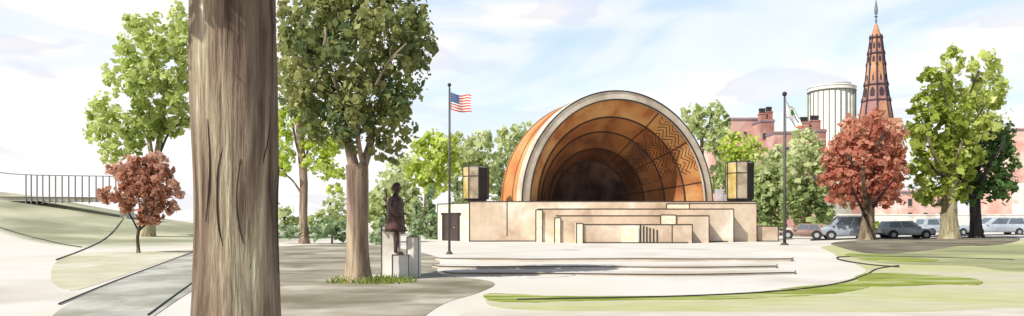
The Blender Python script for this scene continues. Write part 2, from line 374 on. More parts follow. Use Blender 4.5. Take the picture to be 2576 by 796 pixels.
def ink_line(name, px, r, label=None, cat=None, z=.03):
    pts = smoothpoly([G(x, y).to_tuple() for x, y in px], 3, False)
    mb = MB(); mb.tube([(p.x, p.y, z - r * .3 + hill(p.x, p.y)) for p in pts], r, 6)
    o = mb.build(name, INK); return tag(o, label, cat)
ink_line('lawn_edging', [(2550, 655), (2300, 648), (2110, 646), (2100, 654), (2180, 668), (2260, 674)], .035, 'thin dark edging looping round the upper end of the right lawn', 'edging')
ink_line('lawn_edging', [(2260, 670), (2200, 678), (2180, 695), (2100, 720), (1950, 738), (1700, 750), (1300, 757)], .025, 'long thin dark edging curving along the front of the lawn', 'edging')
ink_line('path_edging', [(148, 768), (300, 704), (490, 634)], .018, 'thin dark edging on the far side of the grey path', 'edging')
ink_line('path_edging', [(372, 796), (440, 745), (500, 702)], .014, 'short thin dark edging beside the base of the great trunk', 'edging')
ink_line('verge_edging', [(142, 655), (260, 612), (370, 580), (490, 566)], .035, 'thin dark edging at the top of the cream grass verge', 'edging')
def world_line(name, pts, r, label, cat):
    P = smoothpoly([Vector((x, y, 0)) for x, y in pts], 3, False); mb = MB(); mb.tube([(p.x, p.y, hill(p.x, p.y) + .02) for p in P], r, 6)
    return tag(mb.build(name, INK), label, cat)
world_line('road_edging', [(-44, 55.5), (-37, 50.5), (-31, 46), (-27, 42), (-24, 39)], .035, 'thin dark edging where the white road bends past the bank', 'edging')
ink_line('kerb_line', [(2040, 606), (2200, 601), (2400, 595), (2575, 591)], .10, 'dark kerb line under the parked cars on the right', 'kerb', z=.06)

# ------------------------------------------------------------------ trees
def leaves(lobes, d, size, dens=3.0, tmix=.14, squash=1.0):
    size *= 1.12
    """lobes: (x, y, rx, ry, tone, depth_offset_in_px).  returns verts, tones"""
    V = []; T = []
    k = d / F
    for lb in lobes:
        x, y, rx, ry, tone = lb[:5]; off = lb[5] if len(lb) > 5 else 0.0
        rd = .5 * (rx + ry) * .9
        n = int(3.6 * dens * math.pi * rx * ry / (size * size))
        u = RNG.normal(size=(n, 3)); u /= np.linalg.norm(u, axis=1)[:, None]
        # leaves gather into twig clumps so that the outline breaks up and sky shows between
        cl_ = RNG.normal(size=(max(10, n // 16), 3)); cl_ /= np.linalg.norm(cl_, axis=1)[:, None]
        pk = RNG.integers(0, len(cl_), n); hv = RNG.uniform(0, 1, n) < .72
        uc = cl_[pk] + RNG.normal(size=(n, 3)) * .10; uc /= np.linalg.norm(uc, axis=1)[:, None]
        u = np.where(hv[:, None], uc, u); cr_ = RNG.uniform(.78, 1.20, len(cl_))[pk]
        # bumpy radius so that the outline is ragged and clumpy
        ph = RNG.uniform(0, 6.28, 6)
        bump = 1 + .10 * np.sin(5 * u[:, 0] + ph[0]) * np.sin(5 * u[:, 2] + ph[1]) + .07 * np.sin(11 * u[:, 0] + ph[2]) * np.sin(9 * u[:, 2] + ph[3] + 4 * u[:, 1])
        rr = (RNG.uniform(0.05, 1, n) ** .33) * bump * np.where(hv, cr_, 1.0)
        c = np.array(W(x, y, d + off * k))
        P = c + np.stack([u[:, 0] * rx, u[:, 1] * rd, u[:, 2] * ry], 1) * rr[:, None] * k
        nr = u * .8 + RNG.normal(size=(n, 3)) * .55; nr /= np.linalg.norm(nr, axis=1)[:, None]
        a = np.cross(nr, RNG.normal(size=(n, 3))); a /= np.linalg.norm(a, axis=1)[:, None]
        b_ = np.cross(nr, a)
        s = size * k * (.40 + 1.15 * RNG.uniform(0, 1, n) ** 1.8)[:, None] * .72
        asp = RNG.uniform(.55, .9, n)[:, None]
        q = np.stack([P + a * s, P + b_ * s * asp, P - a * s * .8, P - b_ * s * asp], 1)
        V.append(q)
        # patchy tone inside the lobe
        # gaps: whole clumps of leaves are missing here and there
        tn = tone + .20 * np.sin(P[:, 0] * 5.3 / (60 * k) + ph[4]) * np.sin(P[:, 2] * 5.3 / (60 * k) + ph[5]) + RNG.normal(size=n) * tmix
        T.append(np.repeat(np.clip(tn, 0, 1), 4))
    return np.concatenate(V).reshape(-1, 3), np.concatenate(T)
def leafmesh(name, V, T, mat, parent, origin):
    V = V - np.array(origin)
    n = len(V) // 4
    me = bpy.data.meshes.new(name)
    me.vertices.add(len(V)); me.vertices.foreach_set('co', V.astype(np.float32).ravel())
    me.loops.add(len(V)); me.loops.foreach_set('vertex_index', np.arange(len(V), dtype=np.int32))
    me.polygons.add(n); me.polygons.foreach_set('loop_start', np.arange(0, len(V), 4, dtype=np.int32))
    me.update(calc_edges=True)
    at = me.attributes.new('tone', 'FLOAT', 'POINT'); at.data.foreach_set('value', T.astype(np.float32))
    me.materials.append(mat)
    o = bpy.data.objects.new(name, me); COL.objects.link(o); o.parent = parent
    return o
def limb(mb, pts, d, wpx, seg=8, curve=True, wob=0.0):
    """pts: (x, y[, depth offset px]) of the limb at distance d, wpx: widths in px at both ends"""
    k = d / F
    P = [W(p[0], p[1], d + (p[2] if len(p) > 2 else 0) * k) for p in pts]
    if curve and len(P) > 2: P = smoothpoly(P, 2, False)
    n = len(P)
    R = [(wpx[0] + (wpx[1] - wpx[0]) * i / (n - 1)) * .5 * k for i in range(n)]
    mb.tube(P, R, seg, wob=wob)
def tree(name, label, d, base, limbs, lobes, leafm, barkm, size=9, dens=3.0, group=None, tmix=.09, flare=True, ground=None, cat='tree'):
    k = d / F
    b0 = W(base[0], base[1], d); b0.z = ground if ground is not None else 0.0
    root = empty(name, b0, 0, label, cat, group)
    mb = MB()
    for i, (pts, w) in enumerate(limbs):
        if i == 0:
            # trunk: start at the ground with a flare
            first = W(pts[0][0], pts[0][1], d); zz = b0.z
            P = smoothpoly([Vector((b0.x, b0.y, zz - .05)), Vector((b0.x, b0.y, zz + .25 * (first.z - zz + 1)))] + [W(p[0], p[1], d) for p in pts[1:]], 2, False)
            n = len(P)
            R = []
            for j in range(n):
                t = j / (n - 1); rr = (w[0] + (w[1] - w[0]) * t) * .5 * k
                if flare: rr *= 1 + .55 * math.exp(-max(0, P[j].z - zz) / (w[0] * k * .7))
                R.append(rr)
            mb.tube(P, R, 14, wob=.03)
        elif max(w) <= 9:
            m9 = MB(); limb(m9, pts, d, w); m9.build('branch', M['bark_dark' if barkm != 'bark_mid' else 'bark_red'], root, b0, smooth=True)
        else: limb(mb, pts, d, w)
    mb.build('trunk', M[barkm], root, b0, smooth=True)
    V, T = leaves(lobes, d, size, dens, tmix)
    leafmesh('crown', V, T, M[leafm], root, b0)
    return root

# --- great near trunk
d = 7.0
b0 = W(592, 796, d); b0.z = 0
root = empty('old_tree', b0, 0, 'massive brown bark trunk filling the left foreground from top to bottom', 'tree')
mb = MB(); seg = 64; zs = np.linspace(-.05, 5.0, 80); P = []
for z in zs:
    cx = b0.x + .02 * math.sin(z * 1.3) ; row = []
    # half width in px of picture at this height
    hw = .400 + .012 * math.sin(z * 2.2 + 1) + .10 * math.exp(-max(z, 0) / .28)
    if z > 4.2: hw *= 1 - .06 * (z - 4.2)
    for kx in range(seg):
        th = 2 * math.pi * kx / seg
        rr = hw * (1 + .018 * math.sin(9 * th + 1.1 * z) + .014 * math.sin(17 * th - .7 * z + 1) + .012 * math.sin(5 * th + 2.4 * z) + .008 * math.sin(29 * th + 3 * z))
        row.append((cx + rr * math.cos(th), b0.y + rr * math.sin(th), z))
    P.append(row)
mb.grid(P, closed=True)
for a, ln, ti in ((3.9, 1.7, .2), (2.9, 1.9, .3), (3.4, 2.3, .1), (4.6, 1.2, .2)):
    st = Vector((b0.x, b0.y, 4.6)); dr = Vector((math.cos(a), math.sin(a), 0))
    mb.tube(smoothpoly([st, st + dr * .7 + Vector((0, 0, .9)), st + dr * ln + Vector((0, 0, ti + .8))], 2, False), [.24, .21, .19, .17, .15, .13, .11, .09, .08, .07][:10], 10)
mb.build('trunk', M['bark_big'], root, b0, smooth=True)
# raised bark ridges and a long scar, as in the drawing
mb = MB()
def onbark(px, py, pr=0.0):
    q = W(px, py, d - .4); x = q.x - b0.x
    yy = math.sqrt(max(.0004, .395 ** 2 - x * x)); t = (d - yy) / (d - .4)
    return Vector((b0.x + x, b0.y - yy - pr, 1.6 + (q.z - 1.6) * t))
for pl, w in [([(563, 215), (550, 175), (538, 190), (540, 250), (560, 300)], .006), ([(600, 60), (590, 130), (560, 200)], .009), ([(640, 285), (615, 350), (610, 372)], .010),
              ([(560, 370), (545, 430), (545, 560), (560, 620)], .008), ([(600, 400), (590, 480), (594, 560), (606, 615)], .008), ([(655, 60), (650, 200), (652, 330), (640, 420)], .008),
              ([(668, 420), (662, 520), (668, 690)], .008), ([(520, 300), (528, 420), (515, 560)], .008), ([(612, 430), (630, 500), (632, 560)], .008), ([(575, 640), (570, 700), (578, 760)], .008), ([(620, 660), (612, 720), (622, 790)], .008)]:
    q = smoothpoly([onbark(*p) for p in pl], 2, False)
    n = len(q); mb.tube(q, [w * (.35 + .65 * math.sin(math.pi * (i + .5) / n)) for i in range(n)], 6)
mb.build('bark_ridge', plain('bark_furrow', (.045, .028, .022), .9), root, b0, smooth=True)
V, T = leaves([(420, -520, 200, 150, .5, -150), (150, -560, 300, 180, .4, -250), (300, -650, 260, 170, .55, -100), (-50, -600, 200, 150, .6, -200)], d, 30, 1.2)
leafmesh('crown', V, T, M['leaf_olive'], root, b0)

# --- olive crowned tree beside it
tree('olive_leaf_tree', 'tall tree with dark olive crown and forked mauve trunk beside the statue', 18.0, (900, 709), [
    ([(900, 709), (898, 600), (900, 480), (898, 415)], (52, 56)),
    ([(895, 440), (878, 370), (862, 310, -30), (858, 260, 0)], (32, 12)),
    ([(905, 440), (920, 400), (938, 340, 30), (930, 255, 20)], (30, 10)),
    ([(862, 262, -60), (848, 225, -110), (838, 195, -112)], (6, 9)),
    ([(915, 420), (900, 360, -30), (895, 290, -90), (905, 200, -60)], (16, 6)),
    ([(945, 215, -175), (965, 180, -185), (985, 145, -180), (1022, 110, -150)], (7, 4)),
    ([(985, 150, -180), (1000, 138, -175), (1015, 140, -160)], (5, 3)),
    ([(985, 150, -180), (980, 132, -180), (985, 118, -170)], (4, 3)),
    ([(815, 115, -170), (820, 90, -170), (818, 70, -165)], (9, 5)),
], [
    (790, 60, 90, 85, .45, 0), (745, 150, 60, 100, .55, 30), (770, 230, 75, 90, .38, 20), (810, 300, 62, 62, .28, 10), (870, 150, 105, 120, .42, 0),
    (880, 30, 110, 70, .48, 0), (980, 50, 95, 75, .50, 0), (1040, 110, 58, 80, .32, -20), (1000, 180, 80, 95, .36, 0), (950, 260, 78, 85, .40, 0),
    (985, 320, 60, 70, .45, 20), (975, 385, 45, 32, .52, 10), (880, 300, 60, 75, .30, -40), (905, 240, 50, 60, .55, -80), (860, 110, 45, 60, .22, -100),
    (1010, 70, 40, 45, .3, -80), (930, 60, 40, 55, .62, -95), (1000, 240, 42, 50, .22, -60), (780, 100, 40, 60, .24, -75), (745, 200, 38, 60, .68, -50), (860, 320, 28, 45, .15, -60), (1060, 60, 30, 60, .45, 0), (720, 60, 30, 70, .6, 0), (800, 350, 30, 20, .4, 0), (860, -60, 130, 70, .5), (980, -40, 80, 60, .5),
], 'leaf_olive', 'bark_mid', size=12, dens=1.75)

# --- thin trunk tree behind, lime crown
tree('slender_tree', 'slender pale brown tree with lime leaves between the great trunk and the olive tree', 46.0, (765, 611), [
    ([(765, 611), (762, 540), (765, 450), (757, 380), (752, 300)], (22, 18)),
    ([(762, 420), (745, 360), (735, 310)], (9, 5)), ([(762, 430), (775, 380), (778, 320)], (8, 4)), ([(765, 500), (738, 455), (718, 440)], (6, 3)),
], [(712, 370, 30, 70, .6), (705, 300, 22, 40, .5), (800, 410, 45, 35, .65), (840, 430, 32, 26, .7), (790, 350, 40, 40, .5), (760, 290, 50, 40, .45), (830, 370, 35, 35, .5), (840, 480, 22, 14, .8), (706, 430, 16, 20, .45)],
    'leaf_lime', 'bark_mid', size=9, dens=2.2)
# --- small copper tree on the left
tree('copper_tree', 'small red brown tree with a thin stem on the left verge', 33.5, (348, 637), [
    ([(348, 637), (345, 600), (350, 570)], (8, 7)), ([(350, 585), (330, 545), (310, 520)], (5, 3)), ([(350, 580), (372, 560), (390, 520)], (6, 3)), ([(352, 575), (352, 530), (345, 480)], (5, 2)),
    ([(366, 500, -110), (368, 530, -95), (362, 550, -60)], (3, 2)), ([(388, 500, -105), (384, 530, -90), (372, 556, -50)], (3, 2)),
], [(325, 485, 42, 34, .18, -10), (385, 495, 44, 44, .34, 0), (350, 418, 48, 28, .48, 0), (408, 425, 26, 34, .62, 10), (280, 492, 36, 24, .42, 0), (298, 432, 32, 24, .66, 10), (345, 450, 50, 40, .36, 0), (400, 460, 44, 40, .45, 0), (436, 465, 22, 26, .6, 0), (375, 540, 36, 30, .25, -5), (318, 522, 22, 16, .42), (256, 488, 14, 10, .45), (432, 520, 22, 20, .7, 10), (395, 395, 18, 12, .8), (452, 490, 12, 12, .7)],
    'leaf_redleft', 'bark_red', size=10, dens=2.6)
# --- tall pale green tree on the left
tree('pale_green_tree', 'tall airy pale green tree rising behind the small copper tree', 52.0, (372, 605), [
    ([(372, 605), (375, 540), (390, 470), (392, 410)], (30, 28)), ([(392, 430), (400, 360), (412, 280), (420, 185)], (22, 5)), ([(388, 430), (375, 360), (372, 290), (368, 240)], (16, 4)), ([(400, 390), (425, 330), (452, 310)], (8, 3)), ([(385, 400), (372, 350), (350, 310)], (8, 3)),
], [(375, 75, 52, 40, .62), (345, 130, 55, 55, .52), (300, 195, 42, 45, .62), (365, 200, 55, 60, .72), (430, 170, 55, 65, .66), (450, 90, 38, 70, .7), (262, 290, 42, 60, .68), (305, 340, 60, 62, .66), (240, 325, 30, 35, .6), (370, 300, 48, 60, .30, -30), (430, 280, 50, 60, .55),
    (355, 235, 22, 65, .25, -60), (385, 120, 32, 40, .45, -50), (280, 380, 35, 28, .75), (450, 230, 35, 60, .62), (420, 320, 48, 34, .42), (330, 55, 30, 22, .7), (480, 150, 25, 80, .6), (440, 30, 18, 35, .8), (340, 345, 22, 40, .18, -60)],
    'leaf_light', 'bark_pale', size=11, dens=1.9)

# --- trees behind the shell, left
BT = 'trees lining the background behind the band shell'
tree('broadleaf_tree', 'yellow green rounded tree behind the left flag pole', 72, (1070, 595), [([(1070, 592), (1072, 500), (1075, 420)], (16, 10))],
     [(1075, 400, 48, 52, .72), (1110, 370, 50, 42, .62), (1090, 450, 42, 50, .65), (1050, 430, 28, 45, .5), (1130, 420, 40, 45, .55), (1050, 370, 28, 20, .7)], 'leaf_lime', 'bark_red', size=10, dens=1.9, group=BT)
tree('broadleaf_tree', 'pale green tree immediately right of the statue, left of the flag pole', 76, (1010, 594), [([(1010, 592), (1008, 520), (1005, 430)], (14, 8))],
     [(1010, 440, 42, 50, .75), (990, 510, 45, 55, .6), (1040, 520, 45, 60, .5), (950, 540, 35, 45, .55), (1070, 560, 30, 40, .35), (1010, 570, 50, 25, .4)], 'leaf_back', 'bark_red', size=11, dens=1.9, group=BT)
tree('broadleaf_tree', 'pale green tree behind the left loudspeaker cabinet', 80, (1190, 590), [([(1190, 588), (1190, 500), (1190, 420)], (16, 10))],
     [(1190, 390, 50, 50, .7), (1150, 440, 45, 50, .58), (1210, 350, 30, 26, .75), (1230, 430, 42, 60, .55), (1160, 360, 35, 28, .7), (1170, 500, 45, 45, .45)], 'leaf_back', 'bark_red', size=11, dens=1.9, group=BT)
tree('broadleaf_tree', 'pale green tree touching the left flank of the orange shell', 84, (1285, 588), [([(1285, 586), (1285, 500), (1285, 420)], (16, 10))],
     [(1285, 375, 45, 48, .68), (1310, 330, 26, 24, .72), (1265, 430, 40, 60, .5), (1310, 420, 40, 60, .45), (1265, 330, 20, 16, .7), (1290, 480, 50, 30, .4)], 'leaf_back', 'bark_red', size=11, dens=1.9, group=BT)
tree('broadleaf_tree', 'pale yellow green tree directly behind the bronze statue', 70, (968, 594), [([(968, 592), (968, 530), (970, 470)], (13, 7))],
     [(975, 470, 34, 40, .8), (950, 520, 32, 40, .65), (985, 540, 36, 44, .55), (935, 560, 30, 34, .45), (1000, 480, 30, 36, .7)], 'leaf_back', 'bark_red', size=10, dens=1.7, group=BT)
tree('broadleaf_tree', 'hazy low tree between the great trunk and the slender tree', 80, (715, 590), [([(715, 588), (715, 560), (715, 530)], (10, 6))],
     [(715, 545, 30, 30, .6), (740, 565, 34, 22, .5), (690, 560, 30, 24, .6)], 'leaf_back', 'bark_red', size=10, dens=1.5, group=BT)
tree('broadleaf_tree', 'hazy low tree between the slender tree and the olive trunk', 80, (830, 590), [([(830, 588), (830, 550), (830, 510)], (10, 6))],
     [(825, 530, 34, 34, .62), (855, 555, 30, 30, .5), (800, 560, 30, 24, .5), (850, 510, 22, 24, .75)], 'leaf_back', 'bark_red', size=10, dens=1.5, group=BT)
def conifer(x, ytop, ybot, w, d, label, tone=.45):
    b0 = W(x, 590, d); b0.z = 0
    root = empty('conifer', b0, 0, label, 'tree', 'dark green conifers before the pale trees')
    k = d / F
    mb = MB(); mb.tube([Vector((b0.x, b0.y, 0)), W(x, ytop + 8, d)], [.16, .03], 8); mb.build('trunk', M['bark_red'], root, b0, smooth=True)
    lob = []
    n = 7
    for i in range(n):
        t = (i + .5) / n; yy = ytop + (ybot - ytop) * t
        lob.append((x + random.uniform(-3, 3), yy, w * .5 * (.2 + .8 * t), (ybot - ytop) / n * .8, tone + random.uniform(-.15, .15)))
    V, T = leaves(lob, d, 9, 2.6); leafmesh('crown', V, T, M['leaf_pine'], root, b0)
conifer(1085, 470, 618, 56, 57, 'dark green conifer left of the flag pole base')
conifer(1048, 505, 605, 44, 62, 'small conifer between the statue and the stage wall', .55)
conifer(1150, 440, 560, 40, 60, 'narrow conifer just right of the left flag pole', .6)
conifer(1258, 405, 520, 44, 62, 'conifer between the left cabinet and the orange shell', .5)
conifer(960, 545, 620, 40, 44, 'low conifer behind the statue pedestal', .6)

tree('shrub', 'pale grey green shrub between the slender trunk and the olive trunk', 46, (835, 612), [([(835, 612), (835, 590), (835, 575)], (5, 4))], [(830, 570, 42, 26, .5), (860, 585, 32, 20, .4), (800, 590, 30, 16, .55), (945, 600, 25, 18, .5), (720, 580, 34, 18, .6), (755, 575, 30, 20, .7)], 'leaf_pine', 'bark_red', size=10, dens=1.6, cat='shrub')

# --- trees behind the shell, right
tree('broadleaf_tree', 'loose pale green tree rising above the right side of the shell', 84, (1765, 588), [([(1765, 586), (1765, 450), (1765, 330)], (16, 8)), ([(1765, 350), (1750, 310), (1745, 280)], (6, 3)), ([(1765, 340), (1785, 310), (1790, 285)], (6, 3))],
     [(1745, 285, 34, 28, .68), (1790, 275, 34, 24, .55), (1815, 305, 26, 26, .6), (1775, 320, 42, 30, .7), (1800, 350, 42, 45, .5), (1825, 400, 30, 60, .38), (1810, 460, 30, 50, .3), (1740, 320, 30, 30, .7)], 'leaf_back', 'bark_red', size=10, dens=1.8, group=BT)
tree('broadleaf_tree', 'bright lime green round tree behind the right cabinet', 78, (1860, 589), [([(1860, 589), (1862, 500), (1865, 420)], (14, 8))],
     [(1862, 365, 46, 32, .62), (1835, 390, 28, 32, .5), (1890, 390, 34, 34, .7), (1865, 420, 45, 35, .6)], 'leaf_lime', 'bark_red', size=9, dens=2.0, group=BT)
tree('broadleaf_tree', 'mid green leafy tree between the right cabinet and the right flag pole', 70, (1935, 593), [([(1935, 593), (1936, 520), (1936, 440)], (14, 8))],
     [(1925, 420, 40, 38, .68), (1955, 385, 24, 24, .72), (1935, 480, 45, 55, .32), (1915, 530, 32, 36, .18), (1960, 520, 42, 42, .35), (1905, 460, 25, 40, .4), (1945, 560, 40, 20, .2), (1925, 465, 40, 60, .5), (1975, 470, 34, 60, .45), (1905, 520, 26, 50, .3), (1960, 420, 30, 40, .65)], 'leaf_back', 'bark_red', size=10, dens=2.2, group=BT)
tree('broadleaf_tree', 'large pale green tree between the right flag pole and the russet tree', 66, (2030, 595), [([(2030, 595), (2030, 520), (2030, 450)], (16, 8))],
     [(2030, 370, 44, 42, .78), (2000, 420, 38, 48, .72), (2050, 440, 44, 50, .62), (2020, 500, 50, 42, .30), (1990, 530, 34, 34, .28), (2050, 530, 36, 30, .22), (2075, 480, 30, 45, .35), (2010, 340, 20, 18, .8), (2060, 400, 30, 50, .7), (1985, 475, 30, 60, .5), (2075, 540, 26, 30, .3), (2030, 560, 45, 18, .3)], 'leaf_back', 'bark_red', size=10, dens=2.2, group=BT)

# --- russet tree
tree('russet_tree', 'round russet red tree on a grey trunk before the church spire', 55.5, (2180, 600), [
    ([(2180, 600), (2182, 560), (2184, 520), (2186, 490)], (32, 26)), ([(2182, 530), (2172, 480, -60), (2170, 420, -160)], (14, 5)), ([(2178, 550), (2160, 510, -60), (2140, 470, -120)], (9, 4)), ([(2190, 530), (2215, 490, -60), (2250, 450, -130)], (8, 3)), ([(2188, 510), (2190, 430), (2195, 350)], (16, 6)),
    ([(2200, 385, -185), (2215, 350, -180), (2225, 330, -160)], (4, 3)), ([(2130, 385, -180), (2140, 410, -185), (2148, 420, -180)], (4, 3)),
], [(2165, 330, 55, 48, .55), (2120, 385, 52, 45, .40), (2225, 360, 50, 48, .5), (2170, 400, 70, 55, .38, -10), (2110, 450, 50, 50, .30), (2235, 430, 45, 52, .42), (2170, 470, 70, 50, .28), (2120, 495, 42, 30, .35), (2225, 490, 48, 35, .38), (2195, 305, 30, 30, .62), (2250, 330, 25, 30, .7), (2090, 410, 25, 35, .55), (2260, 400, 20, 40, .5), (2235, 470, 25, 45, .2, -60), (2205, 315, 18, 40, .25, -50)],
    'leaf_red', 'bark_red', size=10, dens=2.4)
# --- big green tree on the right
tree('green_tree', 'big two lobed yellow green tree with a pale forked trunk at the right', 58.0, (2388, 598), [
    ([(2388, 598), (2386, 540), (2388, 470), (2386, 415)], (36, 34)), ([(2384, 430), (2350, 400, -60), (2332, 340, -75)], (13, 5)), ([(2390, 430), (2410, 390, -60), (2420, 355, -70)], (12, 5)), ([(2380, 450), (2350, 430, -60), (2338, 410, -70)], (8, 4)),
    ([(2388, 420), (2385, 330, 30), (2380, 230, 30), (2385, 160, 20)], (20, 10)), ([(2388, 400, 10), (2430, 320, 30), (2450, 230, 30), (2460, 180, 20)], (14, 9.5)), ([(2440, 235, -160), (2450, 205, -160), (2462, 178, -150)], (4, 3)), ([(2448, 215, -165), (2446, 195, -160), (2444, 185, -160)], (4, 3)), ([(2365, 200, -150), (2375, 235, -160), (2378, 260, -160)], (4, 3)), ([(2445, 310, -140), (2465, 285, -140), (2475, 265, -130)], (4, 3)),
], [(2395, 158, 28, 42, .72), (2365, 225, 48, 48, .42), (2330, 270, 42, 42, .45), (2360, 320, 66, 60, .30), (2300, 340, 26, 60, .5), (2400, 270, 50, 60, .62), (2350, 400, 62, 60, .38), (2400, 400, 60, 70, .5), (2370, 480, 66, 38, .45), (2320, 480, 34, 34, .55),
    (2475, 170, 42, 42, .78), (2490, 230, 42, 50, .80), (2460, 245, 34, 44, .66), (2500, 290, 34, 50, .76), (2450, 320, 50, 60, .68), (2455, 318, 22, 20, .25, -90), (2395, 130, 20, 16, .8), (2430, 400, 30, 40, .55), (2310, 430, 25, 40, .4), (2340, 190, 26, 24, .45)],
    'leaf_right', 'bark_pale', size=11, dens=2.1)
tree('dark_tree', 'dark green tree with a near black trunk at the far right', 60.0, (2455, 592), [
    ([(2455, 592), (2452, 520), (2450, 450), (2455, 400)], (26, 22)), ([(2452, 500), (2425, 470, -50), (2412, 430, -90)], (16, 8)), ([(2458, 480), (2475, 440, -70), (2500, 390, -120)], (14, 6)), ([(2455, 420), (2480, 350, -60), (2500, 320, -80)], (14, 5)), ([(2500, 400, -130), (2520, 370, -130), (2530, 340, -110)], (6, 3)),
], [(2515, 340, 36, 38, .45), (2490, 390, 45, 50, .35), (2525, 410, 28, 60, .5), (2500, 460, 48, 50, .30), (2440, 470, 36, 46, .25), (2415, 450, 24, 36, .3), (2520, 480, 26, 34, .6), (2470, 350, 20, 25, .4)],
    'leaf_dark', 'bark_dark', size=10, dens=2.3)
# low hedge behind the cars
tree('hedge', 'yellow green hedge behind the parked cars on the right', 70, (2050, 592), [([(2050, 592), (2050, 585), (2050, 580)], (5, 4))], [(2035, 575, 34, 14, .75), (2075, 572, 34, 14, .6), (2110, 574, 26, 14, .6), (2190, 570, 30, 14, .3), (2230, 572, 34, 14, .55)], 'leaf_lime', 'bark_red', size=8, dens=2.2, cat='hedge')

# grass tuft at the olive trunk
mb = MB()
for i in range(360):
    a = random.uniform(0, 6.28); rr = random.uniform(.1, .9) ** .8
    c = G(935, 712) + Vector((math.cos(a) * rr * 1.25, math.sin(a) * rr * .55, 0))
    h = random.uniform(.06, .26); ln = Vector((random.uniform(-.22, .22), random.uniform(-.1, .1), 0)); w = random.uniform(.010, .022)
    s = Vector((w, 0, 0)); p1 = c + ln * .4 + Vector((0, 0, h * .6)); p2 = c + ln + Vector((0, 0, h))
    mb.face([c - s, c + s, p1 + s * .7, p1 - s * .7]); mb.face([p1 - s * .7, p1 + s * .7, p2])
o = mb.build('grass_tuft', wash('tuft_green', [(.08, .12, .02), (.20, .26, .05), (.32, .36, .09)], 3.0, rough=.9))
tag(o, 'rough green grass growing round the foot of the olive tree trunk', 'grass', kind='stuff')

# ------------------------------------------------------------------ stage
DS = 51.0
st = empty('stage_building', W(1540, 612, DS), 0, 'tan stone stage building with stepped terrace walls under the orange band shell', 'stage')
st.location.z = 0; SO = st.location.copy()
def px_x(x, d): return (x - CX) / F * d
def px_z(y, d): return EYE + (HY - y) / F * d
def trims(mb, lo, hi, r=.035, which='tlr'):
    x0, y0, z0 = lo; x1, y1, z1 = hi
    e = .012
    if 't' in which: mb.tube([(x0, y0 - e, z1), (x1, y0 - e, z1)], r, 6)
    if 'l' in which: mb.tube([(x0, y0 - e, z0), (x0, y0 - e, z1)], r, 6)
    if 'r' in which: mb.tube([(x1, y0 - e, z0), (x1, y0 - e, z1)], r, 6)
    if 's' in which: mb.tube([(x0 - e, y0, z1), (x0 - e, y1, z1)], r, 6)
def stage_box(name, xl, xr, ytop, dfront, ddep, mat, trim='tlr', r=.035, parent=st):
    lo = (px_x(xl, dfront), dfront, -.05); hi = (px_x(xr, dfront), dfront + ddep, px_z(ytop, dfront))
    mb = MB(); mb.box(lo, hi, 0, .03); o = mb.build(name, mat, parent, SO)
    if trim:
        t = MB(); trims(t, lo, hi, r, trim); t.build('edge_trim', INK, o, SO)
    return o, lo, hi
main, mlo, mhi = stage_box('main_block', 1180, 1903, 507, DS, 14, M['stone'], 'tlr')
ZT = mhi[2]
t1, a_lo, a_hi = stage_box('terrace_wall', 1352, 1845, 526, 49.7, 1.28, M['stone'], 'tr')
t2, b_lo, b_hi = stage_box('terrace_wall', 1398, 1783, 543, 48.5, 1.18, M['stone'], 'tr')
t3, c_lo, c_hi = stage_box('terrace_wall', 1452, 1741, 565, 47.4, 1.08, M['stone'], 'tr')
# pale piers at the left ends
for (x0, x1, yt, dd) in ((1347, 1364, 528, 49.58), (1394, 1410, 548, 48.38), (1449, 1466, 562, 47.28)):
    stage_box('pier', x0, x1, yt, dd, .9, M['stonelight'], 'tlr', .03)
# pale panels on the right walls
stage_box('wall_panel', 1661, 1700, 541, 48.44, .3, M['stonelight'], 'tlr', .03)
stage_box('wall_panel', 1676, 1733, 513, 50.94, .3, M['stonelight'], 'tlr', .03)
stage_box('wall_panel', 1733, 1903, 512, 50.80, .3, M['stone'], 'tlr', .03)
stage_box('wall_panel', 1563, 1606, 572, 47.34, .3, M['stonelight'], None)
# vertical joint lines on front wall, grille
gr = MB()
for x in (1610, 1618, 1626, 1634, 1643, 1652): gr.box((px_x(x, 47.4) - .04, 47.35, .1), (px_x(x, 47.4) + .04, 47.43, c_hi[2] - .03 - (x - 1610) * .008))
gr.build('grille', INK, st, SO)
for x, dd, z1, z0 in ((1690, 47.4, c_hi[2], 0), (1275, DS, ZT, .4)):
    jn = MB(); jn.box((px_x(x, dd) - .03, dd - .02, z0), (px_x(x, dd) + .03, dd + .02, z1 - .02)); jn.build('wall_joint', INK, st, SO)
# base plinth line
for x0, x1, dd in ((1180, 1345, DS), (1785, 1830, 49.7), (1466, 1730, 47.4), (1850, 1955, DS)):
    pl = MB(); pl.tube([(px_x(x0, dd), dd - .05, .04), (px_x(x1, dd), dd - .05, .04)], .04, 6); pl.build('base_line', INK, st, SO)
# low right side wall
stage_box('side_wall', 1905, 1957, 569, 51.2, 6, M['stone'], 'tr')
